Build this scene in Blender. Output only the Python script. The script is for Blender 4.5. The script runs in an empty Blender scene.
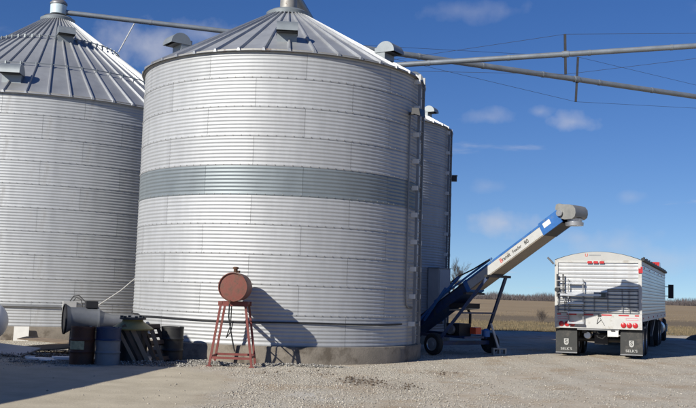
import bpy, math, random
import numpy as np
from mathutils import Vector, Matrix, Euler, noise
R = math.radians
SC = bpy.context.scene
COL = SC.collection
rng = random.Random(7)

# ------------------------------------------------------------------ camera
cd = bpy.data.cameras.new('camera'); cam = bpy.data.objects.new('camera', cd); COL.objects.link(cam)
cd.sensor_width = 36; cd.lens = 930 / 696 * 36; cd.clip_start = 0.1; cd.clip_end = 8000
cam.location = (0, 0, 1.72)
PITCH, ROLL = math.atan(88 / 930), R(1.85)
cam.rotation_euler = (Matrix.Rotation(math.pi / 2 + PITCH, 3, 'X') @ Matrix.Rotation(ROLL, 3, 'Z')).to_euler()
SC.camera = cam

# ------------------------------------------------------------------ light
SUN_EL = R(29); SX, SY = 0.655, 0.756                      # horizontal travel of the sunlight
W = bpy.data.worlds.new('World'); SC.world = W; W.use_nodes = True
nt = W.node_tree; nt.nodes.clear()
def N(t, tree=None, **k):
    n = (tree or nt).nodes.new(t)
    for a, b in k.items(): setattr(n, a, b)
    return n
sky = N('ShaderNodeTexSky', sky_type='NISHITA', sun_disc=False, sun_elevation=SUN_EL,
        sun_rotation=math.atan2(-SX, -SY), altitude=200, air_density=1.0, dust_density=0.0, ozone_density=2.0)
bg = N('ShaderNodeBackground'); bg.inputs['Strength'].default_value = 0.08
wo = N('ShaderNodeOutputWorld')
hsv = N('ShaderNodeHueSaturation'); hsv.inputs['Saturation'].default_value = 1.34; hsv.inputs['Hue'].default_value = 0.518
tc = N('ShaderNodeTexCoord'); sep = N('ShaderNodeSeparateXYZ'); nt.links.new(tc.outputs['Generated'], sep.inputs[0])
nt.links.new(sky.outputs[0], hsv.inputs['Color'])
# thin small clouds, as a flat deck seen in perspective
def M_(op, a, b=None, c=None, tree=None, clamp=False):
    tr = tree or nt
    n = tr.nodes.new('ShaderNodeMath'); n.operation = op; n.use_clamp = clamp
    for i, q in enumerate((a, b, c)):
        if q is None: continue
        if isinstance(q, (int, float)): n.inputs[i].default_value = q
        else: tr.links.new(q, n.inputs[i])
    return n.outputs[0]
lift = N('ShaderNodeCombineXYZ'); nt.links.new(sep.outputs[0], lift.inputs[0]); nt.links.new(sep.outputs[1], lift.inputs[1])
nt.links.new(M_('ADD', M_('MULTIPLY', M_('MAXIMUM', sep.outputs[2], 0.0), 1.0), 0.085), lift.inputs[2])
nrm = N('ShaderNodeVectorMath', operation='NORMALIZE'); nt.links.new(lift.outputs[0], nrm.inputs[0]); nt.links.new(nrm.outputs[0], sky.inputs['Vector'])   # clear dry air: no dusty band at the horizon
zz = M_('MAXIMUM', M_('ADD', sep.outputs[2], 0.06), 0.02)
cmb = N('ShaderNodeCombineXYZ')
nt.links.new(M_('DIVIDE', sep.outputs[0], zz), cmb.inputs[0]); nt.links.new(M_('DIVIDE', sep.outputs[1], zz), cmb.inputs[1])
n1 = N('ShaderNodeTexNoise'); n1.inputs['Scale'].default_value = 1.25; n1.inputs['Detail'].default_value = 5; n1.inputs['Roughness'].default_value = 0.55
nt.links.new(cmb.outputs[0], n1.inputs['Vector'])
mr = N('ShaderNodeMapRange', interpolation_type='SMOOTHSTEP'); mr.inputs[1].default_value = 0.60; mr.inputs[2].default_value = 0.80
nt.links.new(n1.outputs['Fac'], mr.inputs[0])
mask = mr.outputs[0]
n2 = N('ShaderNodeTexNoise'); n2.inputs['Scale'].default_value = 38; n2.inputs['Detail'].default_value = 5
nt.links.new(tc.outputs['Generated'], n2.inputs['Vector'])
def ray(px, py):
    x, y = px - 348, 204 - py; c, s = math.cos(ROLL), math.sin(ROLL)
    xo, yo = (x * c - y * s) / 930, (x * s + y * c) / 930
    return Vector((xo, math.cos(PITCH) - yo * math.sin(PITCH), math.sin(PITCH) + yo * math.cos(PITCH))).normalized()
for px, py, wx, wz, am in ((574, 122, .026, .012, .75), (504, 223, .034, .015, .85), (488, 117, .026, .010, .45), (540, 112, .014, .007, .45),
                           (150, 48, .055, .028, .8), (205, 34, .05, .014, .6), (610, 246, .05, .02, .45), (470, 12, .05, .012, .3), (577, 237, .024, .011, .5), (632, 197, .016, .008, .3),
                           (487, 186, .022, .009, .25), (668, 258, .05, .016, .45)):
    d = ray(px, py)
    dx = M_('DIVIDE', M_('SUBTRACT', sep.outputs[0], d.x), wx); dz = M_('DIVIDE', M_('SUBTRACT', sep.outputs[2], d.z), wz)
    r2 = M_('ADD', M_('MULTIPLY', dx, dx), M_('MULTIPLY', dz, dz))
    g = M_('SUBTRACT', M_('ADD', M_('SUBTRACT', 1.0, M_('SQRT', r2)), M_('MULTIPLY', n2.outputs['Fac'], 2.0)), 1.0)
    g = M_('MULTIPLY', M_('MULTIPLY', g, am, clamp=True), M_('GREATER_THAN', sep.outputs[1], 0.0))
    mask = M_('MAXIMUM', mask, g)
mixc = N('ShaderNodeMix', data_type='RGBA')
nt.links.new(M_('MULTIPLY', mask, 0.62), mixc.inputs['Factor']); nt.links.new(hsv.outputs[0], mixc.inputs['A'])
mixc.inputs['B'].default_value = (6.2, 6.3, 7.0, 1)
nt.links.new(mixc.outputs['Result'], bg.inputs['Color']); nt.links.new(bg.outputs[0], wo.inputs[0])
sd = bpy.data.lights.new('sun', 'SUN'); sd.energy = 5.0; sd.angle = R(0.5); sd.color = (1, 0.955, 0.85)
sun = bpy.data.objects.new('sun', sd); COL.objects.link(sun)
ce = math.cos(SUN_EL); hl = math.hypot(SX, SY)
SUND = Vector((SX / hl * ce, SY / hl * ce, -math.sin(SUN_EL)))
sun.rotation_euler = SUND.to_track_quat('-Z', 'Y').to_euler(); sun.location = (-20, -20, 25)
SC.view_settings.view_transform = 'Standard'; SC.view_settings.look = 'None'; SC.view_settings.gamma = 1
SC.view_settings.use_curve_mapping = False; SC.view_settings.exposure = 0.27

# ------------------------------------------------------------------ materials
MATS = {}
def mat(name, col, rough=0.6, metal=0.0, var=0.15, scale=6.0, stretch=(1, 1, 1), bump=0.0, bscale=60.0, rand=0.0, rust=None, rustt=0.6, rscale=3.0, spec=0.5, col2=None, coat=0.0):
    """plain procedural surface: two noises of colour, optional rust / dirt patches, fine relief"""
    m = bpy.data.materials.new(name); m.use_nodes = True; t = m.node_tree; b = t.nodes['Principled BSDF']; L = t.links.new
    co = N('ShaderNodeTexCoord', t); mp = N('ShaderNodeMapping', t); mp.inputs['Scale'].default_value = stretch
    L(co.outputs['Object'], mp.inputs['Vector'])
    a = N('ShaderNodeTexNoise', t); a.inputs['Scale'].default_value = scale; a.inputs['Detail'].default_value = 6; a.inputs['Roughness'].default_value = .65
    L(mp.outputs[0], a.inputs['Vector'])
    mx = N('ShaderNodeMix', t, data_type='RGBA')
    mx.inputs['A'].default_value = (*[c * (1 - var) for c in col], 1); mx.inputs['B'].default_value = (*(col2 or [min(1, c * (1 + var)) for c in col]), 1)
    rm = N('ShaderNodeMapRange', t); rm.inputs[1].default_value = .3; rm.inputs[2].default_value = .7
    L(a.outputs['Fac'], rm.inputs[0]); L(rm.outputs[0], mx.inputs['Factor'])
    out = mx.outputs['Result']
    if rand:
        oi = N('ShaderNodeObjectInfo', t); h = N('ShaderNodeHueSaturation', t)
        r2 = N('ShaderNodeMapRange', t); r2.inputs[3].default_value = 1 - rand; r2.inputs[4].default_value = 1 + rand
        L(oi.outputs['Random'], r2.inputs[0]); L(r2.outputs[0], h.inputs['Value']); L(out, h.inputs['Color']); out = h.outputs[0]
    if rust:
        c = N('ShaderNodeTexNoise', t); c.inputs['Scale'].default_value = rscale; c.inputs['Detail'].default_value = 9; c.inputs['Roughness'].default_value = .7
        L(mp.outputs[0], c.inputs['Vector'])
        r3 = N('ShaderNodeMapRange', t); r3.inputs[1].default_value = rustt; r3.inputs[2].default_value = rustt + .12
        L(c.outputs['Fac'], r3.inputs[0])
        m3 = N('ShaderNodeMix', t, data_type='RGBA'); L(r3.outputs[0], m3.inputs['Factor']); L(out, m3.inputs['A']); m3.inputs['B'].default_value = (*rust, 1); out = m3.outputs['Result']
        if metal:
            L(M_('MULTIPLY', M_('SUBTRACT', 1.0, r3.outputs[0], tree=t), metal, tree=t), b.inputs['Metallic'])
    L(out, b.inputs['Base Color'])
    rr = N('ShaderNodeMapRange', t); rr.inputs[3].default_value = max(.05, rough - .1); rr.inputs[4].default_value = min(1, rough + .12)
    L(a.outputs['Fac'], rr.inputs[0]); L(rr.outputs[0], b.inputs['Roughness'])
    if not (rust and metal): b.inputs['Metallic'].default_value = metal
    b.inputs['Specular IOR Level'].default_value = spec; b.inputs['Coat Weight'].default_value = coat
    if bump:
        e = N('ShaderNodeTexNoise', t); e.inputs['Scale'].default_value = bscale; e.inputs['Detail'].default_value = 4; L(co.outputs['Object'], e.inputs['Vector'])
        bp = N('ShaderNodeBump', t); bp.inputs['Strength'].default_value = bump; bp.inputs['Distance'].default_value = .02
        L(e.outputs['Fac'], bp.inputs['Height']); L(bp.outputs[0], b.inputs['Normal'])
    MATS[name] = m
    return m
mat('galv', (.40, .407, .416), .56, .3, .10, 2.6, (1, 1, .22), rand=.045, rust=(.34, .335, .325), rustt=.58, rscale=2.6, bump=.3, bscale=1.3)
mat('galv_dull', (.41, .42, .432), .56, .3, .12, 2.6, (1, 1, .22), rand=.06, rust=(.32, .32, .32), rustt=.57, rscale=2.6, bump=.3, bscale=1.3)
mat('galv_new', (.20, .227, .242), .5, .35, .10, 1.6, (1, 1, .35), rand=.06)
mat('galv_old', (.36, .365, .38), .55, .3, .10, 1.6, (1, 1, .35), rand=.05, rust=(.30, .28, .26), rustt=.63, rscale=2.2, bump=.3, bscale=1.3)
mat('roof_metal', (.36, .37, .385), .48, .5, .14, 1.4, rand=.06, rust=(.24, .20, .17), rustt=.66, rscale=2.5)
mat('trim_metal', (.30, .29, .27), .55, .4, .2, 3, rust=(.13, .075, .045), rustt=.58)
mat('hood_metal', (.25, .25, .24), .5, .3, .15, 5)
mat('vent_metal', (.25, .275, .29), .48, .4, .1, 2.5)
mat('pipe_metal', (.25, .275, .30), .45, .5, .12, 2, rust=(.25, .2, .16), rustt=.66)
mat('dark_metal', (.045, .045, .048), .55, .3, .2, 4)
mat('rust_metal', (.10, .05, .028), .8, .1, .35, 5, bump=.3)
mat('conc', (.19, .165, .135), .9, 0, .18, 2.5, bump=.5, bscale=35, rust=(.095, .078, .06), rustt=.5, rscale=1.5)
mat('red_rust', (.20, .062, .045), .62, 0, .25, 5, rust=(.12, .06, .042), rustt=.47, rscale=5, bump=.15, bscale=40)
mat('red_frame', (.18, .045, .038), .6, 0, .22, 7, rust=(.14, .07, .05), rustt=.56, rscale=5)
mat('rubber', (.018, .018, .019), .85, 0, .25, 9, bump=.3, bscale=30)
mat('black', (.014, .014, .016), .6, 0, .2, 8)
mat('white_paint', (.46, .46, .45), .45, 0, .1, 3, rust=(.34, .32, .29), rustt=.53, rscale=3.0)
mat('trailer_side', (.52, .52, .52), .33, .72, .06, 1.2, (1, 1, 1), rand=.015, rust=(.42, .41, .40), rustt=.56, rscale=1.6)
mat('tarp', (.38, .38, .37), .6, 0, .08, 2, bump=.15, bscale=8)
mat('alu', (.55, .56, .58), .34, .8, .08, 4)
mat('steel_grey', (.22, .225, .235), .5, .5, .12, 4)
mat('flap', (.03, .031, .031), .7, 0, .2, 5, rust=(.065, .06, .055), rustt=.54, rscale=4)
mat('red_plastic', (.42, .02, .025), .3, 0, .1, 8)
mat('red_tape', (.40, .03, .035), .4, 0, .1, 8)
mat('pink_tape', (.55, .18, .24), .5, 0, .1, 8)
mat('truck_red', (.40, .025, .02), .25, 0, .08, 3, coat=.5)
mat('blue_paint', (.03, .125, .36), .48, 0, .2, 4, rust=(.11, .15, .23), rustt=.54, rscale=5, bump=.1, bscale=20)
mat('blue_shaded', (.014, .035, .10), .5, 0, .25, 4, rust=(.05, .055, .07), rustt=.52, rscale=5)  # darkened copy of the blue paint, shade on the low parts put into colour
mat('belly', (.26, .225, .185), .7, .1, .12, 3)
mat('orange_red', (.55, .075, .03), .4, 0, .1, 6)
mat('glass', (.02, .025, .03), .08, 0, .05, 3)
mat('wood', (.20, .15, .105), .8, 0, .3, 4, (1, 1, .3), rand=.18, bump=.3)
mat('wood_dark', (.085, .06, .042), .85, 0, .3, 4, rand=.15, bump=.3)
mat('drum_brown', (.085, .032, .016), .6, .1, .3, 4, rust=(.045, .022, .014), rustt=.5)
mat('drum_black', (.022, .022, .022), .55, .1, .25, 4, rust=(.05, .035, .025), rustt=.62)
mat('drum_blue', (.022, .04, .095), .45, 0, .15, 4)
mat('drum_white', (.19, .20, .215), .5, 0, .12, 4, rust=(.22, .2, .18), rustt=.62)
mat('label', (.36, .34, .20), .7, 0, .4, 14)
mat('yellow_poly', (.24, .20, .075), .5, 0, .18, 4)
mat('board_white', (.62, .61, .58), .7, 0, .08, 5)
mat('sheet_grey', (.36, .36, .38), .6, .1, .12, 3)
mat('tank_white', (.66, .66, .67), .35, 0, .06, 2)
mat('fan_metal', (.18, .19, .205), .5, .35, .15, 4)  # galvanised grey darkened, the shade on the fan is in the colour
mat('foam', (.78, .79, .80), .6, 0, .05, 6)
mat('block_conc', (.40, .37, .32), .9, 0, .12, 8, bump=.3)
mat('cabinet', (.42, .42, .42), .5, .1, .08, 3)
mat('shed_wall', (.55, .54, .50), .5, .1, .08, 2)
mat('bark', (.085, .070, .062), .9, 0, .2, 6)
mat('twigs', (.10, .085, .085), .95, 0, .2, .05)  # lightened so that the colour carries the haze of distance
mat('black_text', (.02, .02, .02), .5)
mat('lettering_white', (.36, .36, .35), .6, 0, .3, 30)
mat('red_text', (.5, .05, .03), .5)
mat('cyan_white', (.50, .60, .64), .4, 0, .1, 4)

# ------------------------------------------------------------------ mesh helpers
class MB:
    def __init__(s): s.v = []; s.f = []
    def add(s, v, f):
        k = len(s.v); s.v += [tuple(p) for p in v]; s.f += [tuple(i + k for i in q) for q in f]; return s
    def box(s, c, d, rot=None):
        x, y, z = (q / 2 for q in d)
        p = [Vector((a, b, e)) for e in (-z, z) for b in (-y, y) for a in (-x, x)]
        if rot is not None: p = [rot @ q for q in p]
        c = Vector(c)
        return s.add([q + c for q in p], [(0, 2, 3, 1), (4, 5, 7, 6), (0, 1, 5, 4), (1, 3, 7, 5), (3, 2, 6, 7), (2, 0, 4, 6)])
    def bb(s, a, b):
        return s.box([(p + q) / 2 for p, q in zip(a, b)], [abs(q - p) for p, q in zip(a, b)])
    def bar(s, a, b, w, h, up=(0, 0, 1)):
        """rectangular bar from a to b"""
        a, b = Vector(a), Vector(b); d = (b - a); l = d.length; d.normalize(); u = Vector(up)
        if abs(d.dot(u)) > .98: u = Vector((0, 1, 0))
        y = u.cross(d).normalized(); z = d.cross(y)
        return s.box((a + b) / 2, (l, w, h), Matrix((d, y, z)).transposed())
    def tube(s, pts, r, n=10, r1=None, cap=True):
        pts = [Vector(p) for p in pts]; k = len(pts); rings = []; ref = None
        for i, p in enumerate(pts):
            d = (pts[min(i + 1, k - 1)] - pts[max(i - 1, 0)]).normalized()
            if ref is None:
                ref = Vector((0, 0, 1)) if abs(d.z) < .9 else Vector((1, 0, 0))
            u = (ref - d * ref.dot(d)).normalized(); ref = u; w = d.cross(u)
            rr = r if r1 is None else r + (r1 - r) * i / (k - 1)
            rings.append([p + (u * math.cos(2 * math.pi * j / n) + w * math.sin(2 * math.pi * j / n)) * rr for j in range(n)])
        f = [(i * n + j, i * n + (j + 1) % n, (i + 1) * n + (j + 1) % n, (i + 1) * n + j) for i in range(k - 1) for j in range(n)]
        if cap: f += [tuple(range(n))[::-1], tuple((k - 1) * n + j for j in range(n))]
        return s.add([q for g in rings for q in g], f)
    def lathe(s, prof, n=24, o=(0, 0, 0), ax='Z', cap=True):
        """prof: list of (radius, height)"""
        o = Vector(o); V = []; k = len(prof)
        for r, h in prof:
            for j in range(n):
                a = 2 * math.pi * j / n; c, d = r * math.cos(a), r * math.sin(a)
                V.append(o + Vector({'Z': (c, d, h), 'X': (h, c, d), 'Y': (d, h, c)}[ax]))
        f = [(i * n + j, i * n + (j + 1) % n, (i + 1) * n + (j + 1) % n, (i + 1) * n + j) for i in range(k - 1) for j in range(n)]
        if cap:
            f += [tuple(range(n))[::-1], tuple((k - 1) * n + j for j in range(n))]
        return s.add(V, f)
    def prism(s, poly, a, b, ax='Y'):
        """2D polygon extruded from a to b along an axis; poly is (x,z) for Y, (y,z) for X, (x,y) for Z"""
        n = len(poly)
        def P(p, h): return {'Y': (p[0], h, p[1]), 'X': (h, p[0], p[1]), 'Z': (p[0], p[1], h)}[ax]
        return s.add([P(p, a) for p in poly] + [P(p, b) for p in poly],
                     [tuple(range(n))[::-1], tuple(range(n, 2 * n))] + [(i, (i + 1) % n, n + (i + 1) % n, n + i) for i in range(n)])
    def mesh(s, name, m, smooth=40):
        me = bpy.data.meshes.new(name); me.from_pydata(s.v, [], s.f); me.update()
        import bmesh
        bm = bmesh.new(); bm.from_mesh(me); bmesh.ops.recalc_face_normals(bm, faces=bm.faces); bm.to_mesh(me); bm.free()
        me.materials.append(MATS[m])
        if smooth:
            me.shade_smooth(); me.set_sharp_from_angle(angle=R(smooth))
        return me
    def build(s, name, m, parent=None, smooth=40, loc=None, rz=0):
        return put(name, s.mesh(name, m, smooth), parent, loc, rz)
def put(name, me, parent=None, loc=None, rz=0):
    o = bpy.data.objects.new(name, me); COL.objects.link(o); o.parent = parent
    if loc: o.location = loc
    if rz: o.rotation_euler.z = rz
    return o
def tag(o, label, cat, group=None):
    o['label'] = label; o['category'] = cat
    if group: o['group'] = group
    return o
def thing(name, loc, label, cat, rz=0, group=None):
    o = bpy.data.objects.new(name, None); COL.objects.link(o); o.location = loc; o.rotation_euler.z = rz; o.empty_display_size = .3
    return tag(o, label, cat, group)
def copy_tree(o, parent=None):
    c = o.copy(); COL.objects.link(c); c.parent = parent
    for ch in o.children: copy_tree(ch, c)
    return c
def text(name, s, size, m, parent, mw, depth=.002):
    cu = bpy.data.curves.new(name, 'FONT'); cu.body = s; cu.size = size; cu.extrude = depth; cu.align_x = 'CENTER'; cu.align_y = 'CENTER'; cu.offset = size * .012
    tmp = bpy.data.objects.new(name, cu); COL.objects.link(tmp)
    dg = bpy.context.evaluated_depsgraph_get(); me = bpy.data.meshes.new_from_object(tmp.evaluated_get(dg))
    bpy.data.objects.remove(tmp); me.materials.clear(); me.materials.append(MATS[m])
    o = put(name, me, parent); o.matrix_local = mw
    return o

# ------------------------------------------------------------------ ground
def in_poly(x, y, P):
    """signed distance to polygon, positive inside"""
    n = len(P); ins = False; dm = 1e9
    for i in range(n):
        x0, y0 = P[i]; x1, y1 = P[(i + 1) % n]
        if (y0 > y) != (y1 > y) and x < (x1 - x0) * (y - y0) / (y1 - y0) + x0: ins = not ins
        dx, dy = x1 - x0, y1 - y0; t = max(0, min(1, ((x - x0) * dx + (y - y0) * dy) / (dx * dx + dy * dy)))
        dm = min(dm, math.hypot(x - x0 - t * dx, y - y0 - t * dy))
    return dm if ins else -dm
PAD = [(-30, 2), (-1.3, 2), (-1.6, 9), (-2.1, 13.5), (-1.9, 16.5), (-2.2, 18.6), (-3.2, 20.1), (-5, 19.9), (-6.5, 19.3), (-9, 19.6), (-14, 20.5), (-30, 21)]
def fbm(x, y, s, o=4): return noise.fractal(Vector((x * s, y * s, 3.7)), 1.0, 2.0, o)
def pad_at(x, y): return in_poly(x, y, PAD) + fbm(x, y, .9) * .35
TRK = []
def _track(x0, y0, hd, g, w, am): TRK.append((x0, y0, math.sin(R(hd)), math.cos(R(hd)), g, w, am))
_track(7.7, 28.4, 22, 1.0, .34, 1.0); _track(9.6, 25.0, 30, 1.0, .3, .7); _track(4.6, 20.0, 58, 1.0, .3, .8); _track(3.2, 17.0, 66, .95, .28, .6); _track(2.5, 14.5, 74, .95, .3, .8)
def trk(x, y):
    v = 0
    if x < -1 or y > 46: return 0
    for x0, y0, sx_, cx_, g, w, am in TRK:
        u = (x - x0) * cx_ - (y - y0) * sx_ + .35 * math.sin(((x - x0) * sx_ + (y - y0) * cx_) * .13)
        for s in (-g, g): v = max(v, am * max(0, 1 - ((u - s) / w) ** 2))
    return v * max(0, min(1, (x + 1) * .6)) * (.75 + .5 * fbm(x, y, .8))
def lot_z(x, y):
    return -.004 + .012 * fbm(x, y, .35, 3) + .006 * fbm(x, y, 1.7, 3)

gm = bpy.data.materials.new('gravel'); gm.use_nodes = True; MATS['gravel'] = gm
t = gm.node_tree; b = t.nodes['Principled BSDF']; L = t.links.new
co = N('ShaderNodeTexCoord', t)
vo = N('ShaderNodeTexVoronoi', t); vo.inputs['Scale'].default_value = 34; L(co.outputs['Object'], vo.inputs['Vector'])
cr = N('ShaderNodeValToRGB', t); cr.color_ramp.elements[0].color = (.29, .25, .19, 1); cr.color_ramp.elements[1].color = (.54, .485, .395, 1); cr.color_ramp.elements[0].position = .1; cr.color_ramp.elements[1].position = .9
sp = N('ShaderNodeSeparateColor', t); L(vo.outputs['Color'], sp.inputs[0]); L(sp.outputs[0], cr.inputs[0])
nz = N('ShaderNodeTexNoise', t); nz.inputs['Scale'].default_value = .55; nz.inputs['Detail'].default_value = 7; nz.inputs['Roughness'].default_value = .62; L(co.outputs['Object'], nz.inputs['Vector'])
mpt = N('ShaderNodeMapping', t); mpt.inputs['Rotation'].default_value = (0, 0, R(24)); mpt.inputs['Scale'].default_value = (1.5, .12, 1); L(co.outputs['Object'], mpt.inputs['Vector'])
nt2 = N('ShaderNodeTexNoise', t); nt2.inputs['Scale'].default_value = 1; nt2.inputs['Detail'].default_value = 4; L(mpt.outputs[0], nt2.inputs['Vector'])
def mixrgb(tr, fac, A, B, blend='MIX'):
    n = tr.nodes.new('ShaderNodeMix'); n.data_type = 'RGBA'; n.blend_type = blend
    for k, q in (('Factor', fac), ('A', A), ('B', B)):
        if isinstance(q, (int, float)): n.inputs[k].default_value = q
        elif isinstance(q, tuple): n.inputs[k].default_value = (*q, 1)
        else: tr.links.new(q, n.inputs[k])
    return n.outputs['Result']
def rmap(tr, v, a, b_, c=0., d=1.):
    n = tr.nodes.new('ShaderNodeMapRange'); tr.links.new(v, n.inputs[0])
    for i, q in enumerate((a, b_, c, d)): n.inputs[i + 1].default_value = q
    return n.outputs[0]
c0 = mixrgb(t, .25, cr.outputs[0], (.45, .415, .35))
nzf = N('ShaderNodeTexNoise', t); nzf.inputs['Scale'].default_value = 6; nzf.inputs['Detail'].default_value = 8; nzf.inputs['Roughness'].default_value = .75; L(co.outputs['Object'], nzf.inputs['Vector'])
nzm = M_('ADD', M_('MULTIPLY', nz.outputs['Fac'], .72, tree=t), M_('MULTIPLY', nzf.outputs['Fac'], .28, tree=t), tree=t)
c0 = mixrgb(t, rmap(t, nzm, .49, .57, 0, .85), c0, mixrgb(t, rmap(t, nzf.outputs['Fac'], .35, .65), (.27, .20, .13), (.44, .35, .25)))
c0 = mixrgb(t, rmap(t, nzm, .43, .36, 0, .6), c0, (.54, .52, .475))        # dirt worked into the stone
c0 = mixrgb(t, rmap(t, nt2.outputs['Fac'], .5, .6, 0, .6), c0, (.50, .45, .365))                    # fines along the wheel tracks
atd = N('ShaderNodeAttribute', t, attribute_name='dirt'); atp = N('ShaderNodeAttribute', t, attribute_name='pad')
c0 = mixrgb(t, atd.outputs['Fac'], c0, (.085, .065, .048))
np_ = N('ShaderNodeTexNoise', t); np_.inputs['Scale'].default_value = 1.3; np_.inputs['Detail'].default_value = 8; np_.inputs['Roughness'].default_value = .65; L(co.outputs['Object'], np_.inputs['Vector'])
padc = mixrgb(t, rmap(t, np_.outputs['Fac'], .35, .65), (.39, .34, .255), (.50, .44, .335))
att = N('ShaderNodeAttribute', t, attribute_name='track')
c0 = mixrgb(t, M_('MULTIPLY', att.outputs['Fac'], .8, tree=t), c0, mixrgb(t, rmap(t, np_.outputs['Fac'], .35, .65), (.42, .35, .26), (.53, .475, .39)))
c0 = mixrgb(t, atp.outputs['Fac'], c0, padc)
L(c0, b.inputs['Base Color']); b.inputs['Roughness'].default_value = .95; b.inputs['Specular IOR Level'].default_value = .2
nb = N('ShaderNodeTexNoise', t); nb.inputs['Scale'].default_value = 22; nb.inputs['Detail'].default_value = 6; L(co.outputs['Object'], nb.inputs['Vector'])
hh = M_('ADD', M_('MULTIPLY', M_('SUBTRACT', 1.0, vo.outputs['Distance'], tree=t), .35, tree=t), nb.outputs['Fac'], tree=t)
bp = N('ShaderNodeBump', t); bp.inputs['Distance'].default_value = .03
L(rmap(t, atp.outputs['Fac'], 0, 1, .5, .2), bp.inputs['Strength']); L(hh, bp.inputs['Height']); L(bp.outputs[0], b.inputs['Normal'])

DIRT = [(0.35, 18.4, .45, .9, .95), (.95, 17.7, .5, .7, .5), (-.6, 20.0, .5, .7, .3), (2.2, 21.0, .6, .7, .3), (-1.3, 19.3, .35, .6, .22)]
def build_lot():
    xs = np.concatenate([np.arange(-32, -9, .8), np.arange(-9, 12, .2), np.arange(12, 46.1, .8)]); ys = np.concatenate([np.arange(-6, 9, .8), np.arange(9, 30, .2), np.arange(30, 48.1, .8)])
    V = []; pad = []; dirt = []; trk_ = []
    for y in ys:
        for x in xs:
            yy = y + (fbm(x, 7, .22) * 1.2 if y > 47 else 0) + (x * .12 if y > 47.5 else 0)
            V.append((x, yy, lot_z(x, y)))
            pad.append(max(0, min(1, pad_at(x, y) / .35)) if x < 0 and y < 23 else 0)
            dv = 0
            for a, c, rx, ry, am in DIRT:
                q = 1 - math.hypot((x - a) / rx, (y - c) / ry)
                dv = max(dv, am * max(0, min(1, q * 1.2 + fbm(x, y, 2.5) * .7)) if q > -.3 else 0)
            dirt.append(dv); tv = max(0, min(1, trk(x, y))); trk_.append(tv); V[-1] = (V[-1][0], V[-1][1], V[-1][2] - .012 * tv)
    nx, ny = len(xs), len(ys)
    F = [(j * nx + i, j * nx + i + 1, (j + 1) * nx + i + 1, (j + 1) * nx + i) for j in range(ny - 1) for i in range(nx - 1)]
    me = bpy.data.meshes.new('gravel_lot'); me.from_pydata(V, [], F); me.shade_smooth()
    for n_, d in (('pad', pad), ('dirt', dirt), ('track', trk_)):
        at = me.attributes.new(n_, 'FLOAT', 'POINT'); at.data.foreach_set('value', d)
    me.materials.append(gm)
    o = put('gravel_lot', me); o['kind'] = 'structure'
build_lot()

fm = bpy.data.materials.new('field'); fm.use_nodes = True; MATS['field'] = fm
t = fm.node_tree; b = t.nodes['Principled BSDF']; L = t.links.new
co = N('ShaderNodeTexCoord', t); sx = N('ShaderNodeSeparateXYZ', t); L(co.outputs['Object'], sx.inputs[0])
nf = N('ShaderNodeTexNoise', t); nf.inputs['Scale'].default_value = .12; nf.inputs['Detail'].default_value = 9; nf.inputs['Roughness'].default_value = .7; L(co.outputs['Object'], nf.inputs['Vector'])
mp = N('ShaderNodeMapping', t); mp.inputs['Rotation'].default_value = (0, 0, R(6)); mp.inputs['Scale'].default_value = (.012, .22, 1); L(co.outputs['Object'], mp.inputs['Vector'])
ns = N('ShaderNodeTexNoise', t); ns.inputs['Scale'].default_value = 1; ns.inputs['Detail'].default_value = 5; L(mp.outputs[0], ns.inputs['Vector'])
fine = N('ShaderNodeTexNoise', t); fine.inputs['Scale'].default_value = 3; fine.inputs['Detail'].default_value = 7; fine.inputs['Roughness'].default_value = .7; L(co.outputs['Object'], fine.inputs['Vector'])
stub = mixrgb(t, rmap(t, ns.outputs['Fac'], .35, .65), (.27, .20, .125), (.35, .27, .175))
grass = mixrgb(t, rmap(t, nf.outputs['Fac'], .35, .65), (.21, .165, .085), (.30, .235, .13))
yw = M_('ADD', sx.outputs[1], M_('MULTIPLY', M_('SUBTRACT', nf.outputs['Fac'], .5, tree=t), 14.0, tree=t), tree=t)
band = M_('MULTIPLY', rmap(t, yw, 66, 70), rmap(t, yw, 96, 88), tree=t)
c0 = mixrgb(t, rmap(t, yw, 66, 72), grass, stub)
c0 = mixrgb(t, M_('MULTIPLY', band, .8, tree=t), c0, (.155, .125, .09))
c0 = mixrgb(t, rmap(t, fine.outputs['Fac'], .3, .7, 0, .5), c0, mixrgb(t, .5, c0, (.12, .09, .055)))
L(c0, b.inputs['Base Color']); b.inputs['Roughness'].default_value = 1; b.inputs['Specular IOR Level'].default_value = .1
bp = N('ShaderNodeBump', t); bp.inputs['Strength'].default_value = .8; bp.inputs['Distance'].default_value = .12; L(fine.outputs['Fac'], bp.inputs['Height']); L(bp.outputs[0], b.inputs['Normal'])
me = bpy.data.meshes.new('field'); S_ = 3500
me.from_pydata([(-S_, -S_, -.045), (S_, -S_, -.045), (S_, S_, -.045), (-S_, S_, -.045)], [], [(0, 1, 2, 3)]); me.materials.append(fm)
o = put('field', me); o['kind'] = 'structure'

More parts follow.
